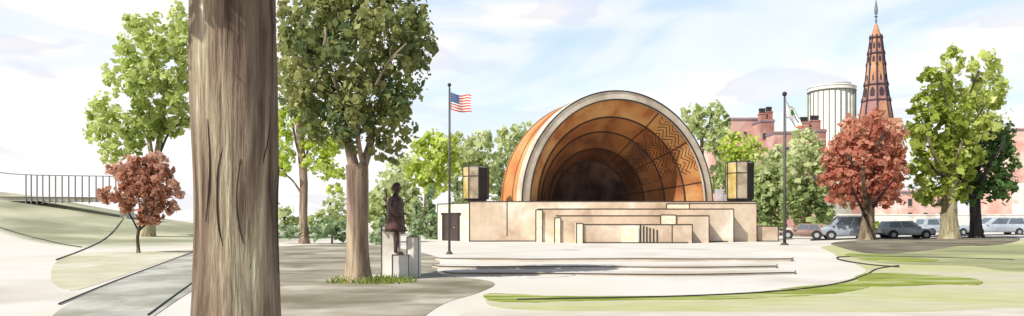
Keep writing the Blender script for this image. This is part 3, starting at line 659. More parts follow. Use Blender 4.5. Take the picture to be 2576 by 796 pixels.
# left wing, receding
A = (px_x(1180, DS) - .003, DS + .05); B = (px_x(1100, DS + 3.5), DS + 3.5)
wg = MB(); wg.prism([A, (A[0], A[1] + 9), (B[0], B[1] + 6), B][::-1], -.05, ZT - .12); wing = wg.build('wing_wall', M['stonelight'], st, SO)
tr = MB(); tr.tube([(A[0], A[1] - .02, ZT - .12), (B[0], B[1] - .02, ZT - .12)], .035, 6); tr.tube([(B[0], B[1] - .02, 0), (B[0], B[1] - .02, ZT - .12)], .035, 6); tr.tube([(A[0], A[1] - .03, 0), (A[0], A[1] - .03, ZT - .12)], .035, 6)
tr.build('edge_trim', INK, wing, SO)
def along(t, off): 
    v = Vector((B[0] - A[0], B[1] - A[1])); nrm = Vector((-v.y, v.x)).normalized()
    if nrm.y > 0: nrm = -nrm
    p = Vector(A) + v * t + nrm * off; return (p.x, p.y)
dr = MB(); dr.prism([along(.34, .05), along(.76, .05), along(.76, -.2), along(.34, -.2)], 0, 1.95); door = dr.build('door', plain('dark_door', (.07, .05, .045)), wing, SO)
df = MB()
for ta, tb, za, zb in ((.28, .34, 0, 2.1), (.76, .82, 0, 2.1), (.24, .86, 1.98, 2.12)):
    df.prism([along(ta, .09), along(tb, .09), along(tb, -.1), along(ta, -.1)], za, zb)
df.build('door_frame', INK, wing, SO)
hd = MB(); p = along(.42, .11); hd.lathe((p[0], p[1], .95), [(.04, 0), (.06, .04), (.04, .1)], 8); hd.build('handle', M['rim'], wing, SO)

# ------------------------------------------------------------------ shell
AL = math.radians(24); tv = Vector((math.cos(AL), math.sin(AL), 0)); iv = Vector((-math.sin(AL), math.cos(AL), 0)); zv = Vector((0, 0, 1))
D0 = 55.6
SH = Vector((px_x(1566, D0), D0, ZT))
shell = empty('band_shell', SH, 0, 'half dome orange band shell with a white rim and nested arched ribs', 'band shell')
def sp_(s, th, r): return SH + tv * (r * math.cos(th)) + iv * s + zv * (r * math.sin(th) + .0)
NA = 72
def surf(prof, th0=0, th1=math.pi, n=NA): return [[sp_(s, th0 + (th1 - th0) * i / n, r) for i in range(n + 1)] for s, r in prof]
RO, RI = 8.86, 8.18
mb = MB(); mb.grid(surf([(.9, RI), (-.05, RI), (-.1, RI + .05), (-.1, RO - .05), (-.05, RO), (.9, RO)])); mb.build('rim', wash('cream_tan_rim', [(.50, .42, .33), (.66, .57, .46), (.80, .74, .64)], .35, rough=.8, edges=(.38, .62)), shell, SH, smooth=False)
t = MB(); t.tube([sp_(-.11, math.pi * i / NA, RO) for i in range(NA + 1)], .055, 6); t.tube([sp_(-.11, math.pi * i / NA, RI) for i in range(NA + 1)], .06, 6)
t.build('rim_edge_line', INK, shell, SH, smooth=True)
oprof = [(.3, RO - .10), (1.5, RO - .10), (3, RO - .14), (4.6, RO - .30), (5.8, RO - .9), (6.9, RO - 2.0), (7.8, RO - 3.6), (8.4, RO - 5.6), (8.7, RO - 7.6), (8.75, .05)]
mb = MB(); mb.grid(surf(oprof)); mb.build('outer_shell', M['outer'], shell, SH, smooth=True)
t = MB(); 
for s, r in ((1.9, RO - .10), (4.2, RO - .24)): t.tube([sp_(s, math.pi * i / NA, r) for i in range(NA + 1)], .05, 6)
t.build('cladding_seam', plain('seam_brown', (.22, .09, .04)), shell, SH, smooth=True)
# interior rings
iprof = [(.85, RI - .02), (1.0, 6.95), (2.5, 5.9), (3.7, 4.6), (4.7, 3.65)]
# arch lines measured: radii 6.95 / 5.9 / 4.6 / 3.65
rings = [((.2, RI - .02), (1.15, 7.0)), ((1.15, 6.88), (2.6, 5.98)), ((2.6, 5.86), (3.8, 4.72)), ((3.8, 4.60), (4.9, 3.78))]
def woodmat(name, cols):
    m, nt, out = newmat(name)
    g = N(nt, 'ShaderNodeNewGeometry')
    ns = N(nt, 'ShaderNodeTexNoise', i_Scale=.45, i_Detail=4.0, i_Distortion=.6); nt.links.new(g.outputs['Position'], ns.inputs['Vector'])
    k = len(cols); r = ramp(nt, [(.36 + .28 * i / (k - 1), c) for i, c in enumerate(cols)]); nt.links.new(ns.outputs[0], r.inputs[0])
    uv = N(nt, 'ShaderNodeUVMap', uv_map='UVMap'); s = N(nt, 'ShaderNodeSeparateXYZ'); nt.links.new(uv.outputs[0], s.inputs[0])
    def mt(op, a, b=None, c=None):
        n = N(nt, 'ShaderNodeMath', operation=op)
        for i, v in enumerate((a, b, c)):
            if v is None: continue
            if isinstance(v, (int, float)): n.inputs[i].default_value = v
            else: nt.links.new(v, n.inputs[i])
        return n.outputs[0]
    U, V_ = s.outputs[0], s.outputs[1]      # U angle in turns of pi, V metres along the section
    # chevron strips: strips run along the section, slats lean alternately
    fu = mt('FRACT', mt('MULTIPLY', U, 20.0)); tri = mt('ABSOLUTE', mt('SUBTRACT', fu, .5))
    ph = mt('FRACT', mt('ADD', mt('MULTIPLY', V_, 2.9), mt('MULTIPLY', tri, 3.0)))
    line = mt('LESS_THAN', ph, .30)
    n5 = N(nt, 'ShaderNodeTexNoise', i_Scale=.9, i_Detail=2.0); nt.links.new(g.outputs['Position'], n5.inputs['Vector'])
    # the herringbone slats only show on the right flank
    m1 = mt('GREATER_THAN', U, .11); m2 = mt('LESS_THAN', mt('ADD', U, mt('MULTIPLY', n5.outputs[0], .16)), .42)
    m3 = mt('GREATER_THAN', n5.outputs[0], .40)
    msk = mt('MULTIPLY', mt('MULTIPLY', line, m1), mt('MULTIPLY', m2, m3))
    rad = mt('LESS_THAN', mt('ABSOLUTE', mt('SUBTRACT', mt('FRACT', mt('MULTIPLY', U, 7.0)), .5)), .022)
    rad = mt('MULTIPLY', rad, mt('LESS_THAN', U, .46))
    tot = mt('MAXIMUM', msk, rad)
    mx = N(nt, 'ShaderNodeMix', data_type='RGBA'); nt.links.new(mt('MULTIPLY', tot, .85), mx.inputs[0]); nt.links.new(r.outputs[0], mx.inputs[6]); mx.inputs[7].default_value = (.035, .018, .012, 1)
    b = N(nt, 'ShaderNodeBsdfPrincipled', i_Roughness=.65); b.inputs['Specular IOR Level'].default_value = .25
    nt.links.new(mx.outputs[2], b.inputs['Base Color']); nt.links.new(b.outputs[0], out.inputs[0])
    return m
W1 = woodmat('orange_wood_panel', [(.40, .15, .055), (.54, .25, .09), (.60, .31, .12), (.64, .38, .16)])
W2 = woodmat('shaded_orange_wood_panel', [(.24, .09, .04), (.38, .15, .055), (.48, .21, .08)])  # from here inward the wood is darkened to paint in interior shade
W3 = woodmat('deep_shaded_wood_panel', [(.14, .06, .033), (.24, .10, .042), (.38, .16, .06)])
W4 = woodmat('darkest_shaded_wood_panel', [(.075, .036, .025), (.14, .06, .033), (.23, .095, .04)])
vv = 0.0
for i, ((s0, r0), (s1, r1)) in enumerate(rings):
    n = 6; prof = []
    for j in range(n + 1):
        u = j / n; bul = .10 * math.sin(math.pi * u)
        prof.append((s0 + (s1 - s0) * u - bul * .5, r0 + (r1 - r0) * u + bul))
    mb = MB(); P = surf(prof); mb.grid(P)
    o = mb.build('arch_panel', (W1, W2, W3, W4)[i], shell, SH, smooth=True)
    uvl = o.data.uv_layers.new(name='UVMap')
    L = math.hypot(s1 - s0, r1 - r0); C_ = NA + 1
    for lp in o.data.loops:
        vi = lp.vertex_index; uvl.data[lp.index].uv = ((vi % C_) / NA, vv + (vi // C_) / n * L)
    vv += L
    # riser to the next ring
    rs = MB(); rn = rings[i + 1][0][1] if i < 3 else 3.66
    rs.grid(surf([(s1, r1), (s1, rn)])); rs.tube([sp_(s1 - .02, math.pi * k / NA, (r1 + rn) / 2) for k in range(NA + 1)], .065 - .006 * i, 6)
    rs.build('arch_rib', M['rib'], shell, SH, smooth=True)
mb = MB(); mb.grid(surf([(4.9, 3.66), (5.2, 3.2), (5.4, 2.4), (5.5, 1.3), (5.52, .02)])); mb.build('back_panel', M['backshade'], shell, SH, smooth=True)
mb = MB(); fl = [sp_(-.1, 0, RO), sp_(-.1, math.pi, RO)] + [sp_(s, math.pi, r) for s, r in oprof] + [sp_(s, 0, r) for s, r in reversed(oprof)]
mb.prism([(p.x, p.y) for p in fl][::-1], ZT - .0, ZT + .03); 
mb.build('stage_floor', M['rib'], shell, SH)

# cabinets on the roof beside the shell
def cabinet(x0, x1, y0, ybase, d, label):
    c = Vector((px_x((x0 + x1) / 2, d), d, ZT)); w = px_x(x1, d) - px_x(x0, d); R = w / 2; h = px_z(y0, d) - ZT
    root = empty('speaker_cabinet', c, 0, label, 'speaker cabinet', 'many sided cabinets on the stage roof')
    leg = .22
    m2 = MB()
    for a in (.6, 2.5, 3.8, 5.6): m2.box((c.x + R * .7 * math.cos(a) - .06, c.y + R * .7 * math.sin(a) - .06, c.z), (c.x + R * .7 * math.cos(a) + .06, c.y + R * .7 * math.sin(a) + .06, c.z + leg))
    m2.lathe(c, [(R * .9, leg * .4), (R * .9, leg)], 8, rot=math.pi / 8); m2.build('base', INK, root, c)
    nS = 8
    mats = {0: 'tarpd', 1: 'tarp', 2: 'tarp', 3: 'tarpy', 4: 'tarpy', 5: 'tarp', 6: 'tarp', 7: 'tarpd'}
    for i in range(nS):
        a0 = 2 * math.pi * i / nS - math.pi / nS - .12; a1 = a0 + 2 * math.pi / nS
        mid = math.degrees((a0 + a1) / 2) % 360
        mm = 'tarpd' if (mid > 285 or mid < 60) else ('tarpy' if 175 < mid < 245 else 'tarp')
        p0 = Vector((math.cos(a0), math.sin(a0), 0)) * R + c; p1 = Vector((math.cos(a1), math.sin(a1), 0)) * R + c
        m3 = MB()
        inn = .96
        q0 = c + (p0 - c) * inn; q1 = c + (p1 - c) * inn
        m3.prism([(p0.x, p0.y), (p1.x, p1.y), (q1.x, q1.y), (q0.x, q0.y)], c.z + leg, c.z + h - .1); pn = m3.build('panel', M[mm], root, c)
    m4 = MB()
    for i in range(nS):
        a0 = 2 * math.pi * i / nS - math.pi / nS - .12; p0 = Vector((math.cos(a0), math.sin(a0), 0)) * (R * 1.01) + c
        m4.tube([(p0.x, p0.y, c.z + leg), (p0.x, p0.y, c.z + h)], .04, 6)
        a1 = a0 + 2 * math.pi / nS; p1 = Vector((math.cos(a1), math.sin(a1), 0)) * (R * 1.01) + c
        for zz in (leg, h * .72, h): m4.tube([(p0.x, p0.y, c.z + zz), (p1.x, p1.y, c.z + zz)], .035, 6)
    m4.build('frame', INK, root, c)
    m5 = MB(); m5.lathe(c, [(R * .97, h - .1), (R * .97, h - .02), (R * .5, h + .06), (.05, h + .1)], 8, rot=-math.pi / 8 - .12); m5.build('roof', M['white'], root, c)
cabinet(1164, 1229, 420, 505, 52.6, 'tan eight sided cabinet with a dark flank on the roof left of the shell')
cabinet(1826, 1893, 409, 495, 52.6, 'ochre and black eight sided cabinet on the roof right of the shell')
c = Vector((px_x(1812, 53.0), 53.0, ZT))
mb = MB(); mb.box((c.x - .32, c.y - .4, ZT), (c.x + .1, c.y + .4, ZT + .95), 0, .02); mb.box((c.x + .1, c.y - .35, ZT), (c.x + .36, c.y + .35, ZT + .55), 0, .02)
tag(mb.build('equipment_box', wash('lavender_grey_paint', [(.40, .38, .42), (.55, .53, .56)], 1.2), None, c), 'small lavender grey stepped box between the shell and right cabinet', 'equipment box')

# ------------------------------------------------------------------ low stone steps before the stage
for i, (yb, hpx, x0, x1, lab) in enumerate(((659, 12, 1088, 2018, 'long low beige stone step farthest back, nearest the stage'), (678, 10, 1078, 1990, 'long low beige stone step in the middle of the three'), (695, 9, 1105, 2045, 'long low beige stone step nearest the viewer, before the other two'))):
    d = GD(yb); h = hpx / F * d * .62; n = 40; dep = 1.1
    fr = []; bk = []
    for k in range(n + 1):
        u = k / n; x = px_x(x0 + (x1 - x0) * u, d); yy = d + .9 * (2 * u - 1) ** 2 * (.6 if i else .4) - .15 * math.sin(u * 9 + i)
        e = min(u, 1 - u); rd = dep * (min(1, e / .02)) if e < .02 else dep
        fr.append((x, yy + (dep - rd) * .5)); bk.append((x, yy + dep - (dep - rd) * .5))
    poly = fr + bk[::-1]
    c = Vector(((fr[0][0] + fr[-1][0]) / 2, d, 0))
    mb = MB(); b_ = len(mb.v)
    for z in (-.02, h): mb.v += [(p[0], p[1], z) for p in poly]
    L = len(poly)
    for k in range(L):
        k2 = (k + 1) % L; mb.f.append((k, k2, L + k2, L + k)); mb.m.append(0)
    for k in range(n): mb.f.append((L + k, L + k + 1, 2 * L - 2 - k, 2 * L - 1 - k)); mb.m.append(1)
    root = mb.build('stone_step', [M['kerb'], M['kerbtop']], None, c)
    tag(root, lab, 'step', 'low stone steps before the stage')
    t = MB(); t.tube([(p[0], p[1] - .01, h) for p in fr], .014, 5)
    t.build('edge_line', INK, root, c)

# ------------------------------------------------------------------ flag poles and flags
def pole(x, ybase, ytop, wpx, label):
    d = GD(ybase); b0 = G(x, ybase); zt = px_z(ytop, d)
    root = empty('flag_pole', b0, 0, label, 'flag pole', 'flag poles before the stage')
    m1 = MB(); r = wpx / 2 / F * d; m1.tube([b0, Vector((b0.x, b0.y, zt))], [r, r * .62], 12); m1.build('shaft', M['pole'], root, b0, smooth=True)
    m2 = MB(); m2.lathe(b0, [(r * 2.6, 0), (r * 2.6, .05), (r * 1.6, .12), (r * 1.05, .16)], 16); m2.build('base', M['pole'], root, b0)
    m3 = MB(); q = r * 1.5; m3.lathe((b0.x, b0.y, zt), [(q * .3, 0)] + [(q * math.sin(a), q * (1 - math.cos(a))) for a in (.6, 1.1, 1.57, 2.1, 2.6, 3.0)], 12); m3.build('ball', INK, root, b0, smooth=True)
    m4 = MB(); m4.tube([(b0.x + r + .02, b0.y - .02, 1.2), (b0.x + r * .7 + .02, b0.y - .02, zt - .05)], .008, 5); m4.tube([(b0.x + r, b0.y - .03, 1.1), (b0.x + r + .05, b0.y - .03, 1.15), (b0.x + r, b0.y - .03, 1.3)], .012, 5); m4.build('halyard', INK, root, b0)
    return root, b0, d, zt
FR = plain('flag_red', (.55, .07, .045)); FW = plain('flag_white', (.82, .80, .78)); FB = plain('flag_blue', (.03, .10, .32)); FG = plain('flag_green', (.03, .20, .05)); FO = plain('flag_orange', (.60, .18, .05))
r1_, b1_, d1_, z1_ = pole(1130, 640, 219, 6.5, 'tall grey pole left of the stage carrying the striped flag')
c = Vector((b1_.x + .05, b1_.y, px_z(292, d1_)))
wF = 56 / F * d1_; hF = 43 / F * d1_
def flagpt(u, v, off=0.0):
    x = c.x + u * wF * .96; z = px_z(233, d1_) - (1 - v) * hF - u * .22 - .10 * math.sin(u * 5.5) * u
    y = c.y - .10 * math.sin(u * 7.5 + .6 * v) * (u + .15) - off
    x += .05 * math.sin(v * 3 + u * 3) * u
    return Vector((x, y, z))
nu = 20; mb = MB()
for s in range(13):
    for i in range(nu):
        u0, u1 = i / nu, (i + 1) / nu; v0, v1 = s / 13, (s + 1) / 13
        m = 2 if (s >= 6 and u1 <= .401) else (0 if s % 2 == 0 else 1)
        mb.face([flagpt(u0, v0), flagpt(u1, v0), flagpt(u1, v1), flagpt(u0, v1)], m)
fo = mb.build('striped_flag', [FR, FW, FB], None, c); tag(fo, 'red and white striped flag with starred blue corner flying from the left pole', 'flag')
for p_ in fo.data.polygons: p_.use_smooth = True
for ro in range(9):
    for co in range(6 if ro % 2 == 0 else 5):
        u = .4 * ((co * 2 + 1 + (ro % 2)) / 12); v = 6 / 13 + 7 / 13 * (ro + 1) / 10
        sm = MB()
        for sd in (.006, -.006):
            pts = []
            for k in range(10):
                rr = (.016 if k % 2 == 0 else .007); a = math.pi / 2 + k * math.pi / 5
                pts.append(flagpt(u + rr * math.cos(a) * .8, v + rr * math.sin(a) * 1.05, sd))
            sm.face(pts)
        sm.build('star', FW, fo, c)
r2_, b2_, d2_, z2_ = pole(1973, 617, 243, 8, 'tall grey pole right of the stage carrying the drooping white flag')
c = Vector((b2_.x + .08, b2_.y, px_z(325, d2_)))
Q = [(0, 0), (0, 1)]
def fl2(u, v, off=0.0):
    # hoist on the pole, cloth sagging from it: upper edge slopes down to the right
    yt = 256 + 42 * u ** 1.1 + 5 * math.sin(u * 9); yb = 296 + 30 * u - 4 * math.sin(u * 7)
    x = px_x(1977 + 38 * u + 3 * math.sin(v * 5) * u, d2_); z = px_z(yb + (yt - yb) * v, d2_)
    return Vector((x, b2_.y - .06 * math.sin(u * 7 + v * 1.5) - off, z))
mb = MB(); n = 18
for i in range(n):
    for j in range(12):
        mb.face([fl2(i / n, j / 12), fl2((i + 1) / n, j / 12), fl2((i + 1) / n, (j + 1) / 12), fl2(i / n, (j + 1) / 12)], 0)
fo = mb.build('white_flag', [FW], None, c); tag(fo, 'drooping white flag with green, blue and orange marks on the right pole', 'flag')
def blob(mb, pts, m):
    for sd in (.012, -.012): mb.face([fl2(u, v, sd) for u, v in pts], m)
em = MB(); blob(em, [(.28, .52), (.36, .82), (.5, .9), (.62, .75), (.56, .62), (.46, .55), (.4, .38), (.33, .38)], 0); blob(em, [(.55, .62), (.62, .7), (.68, .55), (.8, .5), (.74, .36), (.62, .4), (.56, .48)], 1); blob(em, [(.72, .02), (.78, .22), (.97, .25), (.98, .02), (.85, -.02)], 2)
em.build('flag_mark', [FG, FB, FO], fo, c)
t = MB(); t.tube([fl2(i / n, 1) for i in range(n + 1)], .02, 5); t.tube([fl2(i / n, 0) for i in range(n + 1)], .02, 5); t.tube([fl2(1, j / 6) for j in range(7)], .02, 5); t.build('hem', INK, fo, c)

# ------------------------------------------------------------------ statue
dS = 19.5
ped = empty('monument_plinth', G(1005, 697), 0, 'pale granite monument blocks carrying the dark bronze statue', 'monument'); pO = ped.location.copy()
def blk(name, x0, x1, yt, dd, dep, mat=M['granite']):
    lo = (px_x(x0, dd), dd, -.02); hi = (px_x(x1, dd), dd + dep, px_z(yt, dd)); m_ = MB(); m_.box(lo, hi, 0, .012); o = m_.build(name, mat, ped, pO)
    t = MB(); trims(t, lo, hi, .010, 'tlr'); t.build('edge_line', INK, o, pO); return lo, hi
blk('back_slab', 959, 1003, 568, 19.62, .30, M['white']); lo_p, hi_p = blk('plinth_block', 986, 1028, 641, 19.1, .50, M['white']); blk('side_slab', 1023, 1053, 596, 19.40, .45, M['white'])
sx = px_x(997, 19.35); sy = 19.35; sz = hi_p[2]
stt = empty('statue', (sx, sy, sz), 0, 'dark bronze statue of a standing man in a long coat facing right', 'statue')
# local frame: the man faces +x; height about 1.95 m
def skin(name, edges_pts, radii, edges, root_i, parent, mat, sub=2):
    me = bpy.data.meshes.new(name); me.from_pydata(edges_pts, edges, []); me.update()
    o = bpy.data.objects.new(name, me); COL.objects.link(o); o.parent = parent
    md = o.modifiers.new('skin', 'SKIN'); md.use_smooth_shade = True
    sv = me.skin_vertices[0].data
    for i, r_ in enumerate(radii): sv[i].radius = r_ if isinstance(r_, tuple) else (r_, r_)
    for i in range(len(radii)): sv[i].use_root = (i == root_i)
    s = o.modifiers.new('sub', 'SUBSURF'); s.levels = sub; s.render_levels = sub
    me.materials.append(mat); return o
pt = {}; pv = []; pr = []; pe = []
def J(n, p, r, par=None):
    pt[n] = len(pv); pv.append(p); pr.append(r)
    if par: pe.append((pt[par], pt[n]))
J('pelvis', (0, 0, 1.02), .15); J('waist', (-.01, 0, 1.18), .135, 'pelvis'); J('chest', (-.02, 0, 1.42), .165, 'waist'); J('upper', (-.03, 0, 1.56), .12, 'chest'); J('neck', (-.005, 0, 1.68), .062, 'upper'); J('jaw', (.035, 0, 1.76), .078, 'neck'); J('head', (.03, 0, 1.86), .102, 'jaw'); J('crown', (.015, 0, 1.93), .075, 'head')
for s, sn in ((-1, 'n'), (1, 'f')):
    kx = .03 if s < 0 else -.03
    J('hip' + sn, (0, s * .10, .94), .105, 'pelvis'); J('knee' + sn, (kx + .015, s * .11, .52), .068, 'hip' + sn); J('calf' + sn, (kx - .015, s * .11, .36), .062, 'knee' + sn); J('ankle' + sn, (kx - .02, s * .11, .10), .045, 'calf' + sn); J('heel' + sn, (kx - .03, s * .11, .045), .042, 'ankle' + sn); J('ball' + sn, (kx + .11, s * .12, .04), .042, 'heel' + sn); J('toe' + sn, (kx + .19, s * .125, .032), .028, 'ball' + sn)
    J('sh' + sn, (-.03, s * .20, 1.53), .075, 'upper'); J('el' + sn, (-.06, s * .27, 1.24), .055, 'sh' + sn)
    hx, hz = (.13, 1.02) if s < 0 else (.16, 1.10)
    J('wr' + sn, (hx - .03, s * .24, hz + .06), .034, 'el' + sn); J('pm' + sn, (hx + .03, s * .235, hz + .01), .036, 'wr' + sn)
    for k in range(4):
        a = 'fa%d%s' % (k, sn); bb = 'fb%d%s' % (k, sn)
        J(a, (hx + .095 + .006 * (1.5 - abs(k - 1.5)), s * (.205 + .02 * k), hz - .005), .010, 'pm' + sn); J(bb, (hx + .115 + .006 * (1.5 - abs(k - 1.5)), s * (.205 + .02 * k), hz - .045), .009, a)
    J('th' + sn, (hx + .05, s * .19, hz + .035), .011, 'pm' + sn); J('tt' + sn, (hx + .085, s * .185, hz + .03), .010, 'th' + sn)
J('nose', (.125, 0, 1.845), .016, 'head')
body = skin('body', pv, pr, pe, 0, stt, M['bronze'])
# face features, hair
m_ = MB()
for s in (-1, 1):
    m_.lathe((.105, s * .036, 1.862), [(.004, -.010), (.013, -.004), (.013, .004), (.004, .010)], 8); m_.lathe((.02, s * .103, 1.835), [(.008, -.03), (.022, -.01), (.024, .01), (.01, .03)], 8)
m_.tube([(.118, -.028, 1.787), (.126, 0, 1.786), (.118, .028, 1.787)], .007, 6); m_.build('face', M['bronze'], stt, (0, 0, 0), True)
m_ = MB(); P = []
for i in range(9):
    a = i / 8 * math.pi * .62; row = []
    for k in range(20):
        th = 2 * math.pi * k / 20; r_ = .125 * math.sin(a) * (1.0 + (.12 if math.cos(th) < 0 else -.10) * (i / 8)); row.append((-.002 + r_ * math.cos(th) * 1.08, r_ * math.sin(th) * .95, 1.865 + .125 * math.cos(a) - (.06 * (i / 8) if math.cos(th) < 0 else -.02 * (i / 8))))
    P.append(row)
m_.grid(P, closed=True); m_.build('hair', M['bronze'], stt, (0, 0, 0), True)
# long coat, open at the front
P = []
for (z, rx, ry, ox) in ((1.60, .09, .11, -.02), (1.575, .14, .20, -.03), (1.50, .175, .255, -.03), (1.38, .20, .25, -.03), (1.22, .19, .225, -.03), (1.08, .195, .225, -.025), (.90, .215, .235, -.03), (.74, .235, .25, -.045), (.62, .245, .26, -.05)):
    P.append([(ox + 1.13 * rx * math.cos(th) * (1 + .03 * math.sin(7 * th) * (1.6 - z)), ry * math.sin(th), z) for th in [math.radians(14) + math.radians(332) * k / 30 for k in range(31)]])
m_ = MB(); m_.grid(P); o = m_.build('coat', M['bronze'], stt, (0, 0, 0), True)
sd = o.modifiers.new('thick', 'SOLIDIFY'); sd.thickness = .02; sd.offset = 0
for s in (-1, 1):
    m_ = MB(); hx, hz = (.13, 1.02) if s < 0 else (.16, 1.10)
    m_.tube(smoothpoly([Vector((-.03, s * .19, 1.55)), Vector((-.06, s * .26, 1.38)), Vector((-.065, s * .275, 1.24)), Vector((0, s * .26, 1.14)), Vector((hx - .02, s * .24, hz + .05))], 2, False), .078, 12); m_.build('sleeve', M['bronze'], stt, (0, 0, 0), True)

# ------------------------------------------------------------------ distant buildings
def facade(root, O, x0, x1, yf, z0, z1, cols, rows, ww, wh, mat=None, zoff=.3):
    for r_ in range(rows):
        for c_ in range(cols):
            cx_ = x0 + (x1 - x0) * (c_ + .5) / cols; cz = z0 + (z1 - z0) * (r_ + .5) / rows
            m_ = MB(); m_.box((cx_ - ww / 2, yf - .08, cz - wh / 2), (cx_ + ww / 2, yf + .1, cz + wh / 2)); f_ = m_.build('window', M[mat or 'brick'], root, O)
            m_ = MB(); m_.box((cx_ - ww / 2 + .12, yf - .12, cz - wh / 2 + .12), (cx_ + ww / 2 - .12, yf - .06, cz + wh / 2 - .12)); m_.build('pane', M['glassdark'], f_, O)
def house(x0, x1, ytop, d, dep, label, mat='brick', cols=3, rows=4, chim=(), ybar=None, roofm='slate'):
    X0, X1 = px_x(x0, d), px_x(x1, d); zt = px_z(ytop, d); O = Vector(((X0 + X1) / 2, d, 0))
    root = empty('brick_house', O, 0, label, 'building', 'brick buildings behind the trees')
    m_ = MB(); m_.box((X0, d, -.1), (X1, d + dep, zt - .6)); m_.build('wall', M[mat], root, O)
    m_ = MB(); m_.box((X0 - .15, d - .15, zt - .6), (X1 + .15, d + dep, zt - .25), 0, .05); rf = m_.build('roof', M[roofm], root, O)
    m_ = MB(); m_.box((X0 - .02, d - .05, zt - .25), (X1 + .02, d + .25, zt), 0, .03); m_.build('parapet', M[mat], root, O)
    for cx_, cw, cy_ in chim:
        a, b__ = px_x(cx_ - cw / 2, d), px_x(cx_ + cw / 2, d); z2 = px_z(cy_, d)
        m_ = MB(); m_.box((a, d + .4, zt - .3), (b__, d + 2.2, z2)); m_.box((a - .12, d + .28, z2 - .25), (b__ + .12, d + 2.32, z2)); ch = m_.build('chimney', M[mat], rf, O)
        m_ = MB(); k = 3
        for q in range(k): m_.lathe((a + (b__ - a) * (q + .5) / k, d + 1.3, z2), [(.32, 0), (.28, .5), (.36, .9), (.22, 1.1)], 10)
        m_.build('chimney_pot', INK, rf, O)
    facade(root, O, X0, X1, d, 1, zt - 1, max(1, cols // 2 + 1), max(2, rows // 2 + 1), .9, 1.5, mat)
    return root
house(1838, 1908, 296, 150, 10, 'flat roofed red brick building left of the chimney stack', cols=4, rows=6, roofm='slate')
house(1913, 1947, 300, 145, 8, 'narrow brick building with tall chimneys behind the green trees', cols=2, rows=6, chim=((1922, 14, 284), (1939, 12, 280)))
house(1948, 2012, 330, 140, 8, 'low brick building between the chimney stack and the right flag', cols=4, rows=5)
house(2014, 2078, 325, 142, 8, 'brick building with a square stack below the round tower', cols=4, rows=5, chim=((2028, 18, 306), (2055, 22, 302)))
house(1790, 1837, 345, 155, 8, 'low pink brick building just right of the shell top', 'brickpale', cols=2, rows=4)
house(2550, 2700, 322, 150, 14, 'tall pink brick building at the right edge of the picture', 'brickpale', cols=3, rows=4)
rg = [o_ for o_ in bpy.data.objects if o_.name.startswith('brick_house') and o_.get('label', '').startswith('tall pink')][0]
m_ = MB(); m_.box((px_x(2550, 150) - .05, 149.9, -.05), (px_x(2700, 150) + .05, 150.5, px_z(462, 150)), 0, .05); m_.build('ground_floor', M['white'], rg, rg.location)
house(2268, 2385, 478, 120, 10, 'low pale pink brick building seen under the big green tree', 'brickpale', cols=4, rows=2)

xa, xb = px_x(2085, 100), px_x(2900, 100)
m_ = MB(); m_.box((xa, 100, -.05), (xb, 100.4, 2.25)); wl = m_.build('boundary_wall', M['white'], None, (xa, 100, 0)); tag(wl, 'long low white wall beyond the parked cars on the right', 'wall')
m_ = MB(); m_.box((xa - .05, 99.92, 2.25), (xb, 100.48, 2.4)); m_.build('coping', M['white'], wl, (xa, 100, 0))
# round tower
d = 300; cx_ = px_x(2091, d); R = px_x(2146, d) - cx_; zt = px_z(232, d); O = Vector((cx_, d, 0))
root = empty('round_tower', O, 0, 'round pale high rise with dark vertical fins beside the church spire', 'building')
m_ = MB(); m_.lathe(O, [(R * .97, 0), (R * .97, zt)], 48); m_.build('wall', M['tower'], root, O, True)
m_ = MB(); m_.lathe(O, [(R * 1.03, zt), (R * 1.03, zt + 1.4), (R * .9, zt + 2.2), (R * .5, zt + 2.6)], 48); rf = m_.build('roof', M['white'], root, O)
m_ = MB(); m_.lathe(O + Vector((R * .35, 0, 0)), [(R * .5, zt + 2.2), (R * .5, zt + 3.4), (R * .44, zt + 3.6)], 24); m_.build('roof_drum', wash('olive_grey_metal', [(.28, .28, .2), (.4, .4, .3)], .1), rf, O)
for k in range(26):
    a = 2 * math.pi * k / 26 + .07
    m_ = MB(); p = O + Vector((math.cos(a), math.sin(a), 0)) * R * .985; q = Vector((-math.sin(a), math.cos(a), 0)) * .16; nn = Vector((math.cos(a), math.sin(a), 0)) * .35
    m_.prism([((p - q - nn).x, (p - q - nn).y), ((p + q - nn).x, (p + q - nn).y), ((p + q + nn).x, (p + q + nn).y), ((p - q + nn).x, (p - q + nn).y)], 6, zt - .2); m_.build('fin', M['towerfin'], root, O)
m_ = MB()
for zz in (zt, zt + 1.4): m_.lathe(O + Vector((0, 0, zz)), [(R * 1.035, -.15), (R * 1.05, 0), (R * 1.035, .15)], 48)
m_.build('rim_band', M['towerfin'], rf, O)

# church spire
d = 200; k = d / F; O = Vector((px_x(2203, d), d, 0)); root = empty('church_spire', O, 0, 'tall pointed red brown stone church spire above the russet tree', 'church spire')
def zz(y): return px_z(y, d)
m_ = MB(); bw = 42 * k; m_.box((O.x - bw, d - bw, -.1), (O.x + bw, d + bw, zz(303))); m_.build('tower', M['spire'], root, O)
m_ = MB(); m_.lathe(O, [(38 * k, zz(303)), (30 * k, zz(250)), (25 * k, zz(215)), (17.5 * k, zz(135)), (12 * k, zz(92))], 8, rot=math.pi / 8); m_.build('spire_body', M['spire'], root, O)
m_ = MB(); m_.lathe(O, [(13 * k, zz(96)), (10 * k, zz(88)), (5 * k, zz(66)), (2.6 * k, zz(60))], 8, rot=math.pi / 8); m_.build('spire_cap', M['spire'], root, O)
m_ = MB()
for y, r_ in ((256, 31), (216, 26), (137, 18.5), (97, 13.5)): m_.lathe(O, [(r_ * k, zz(y + 2)), ((r_ + 1.5) * k, zz(y)), (r_ * k, zz(y - 3))], 8, rot=math.pi / 8)
m_.build('string_course', M['spiredark'], root, O)
m_ = MB()
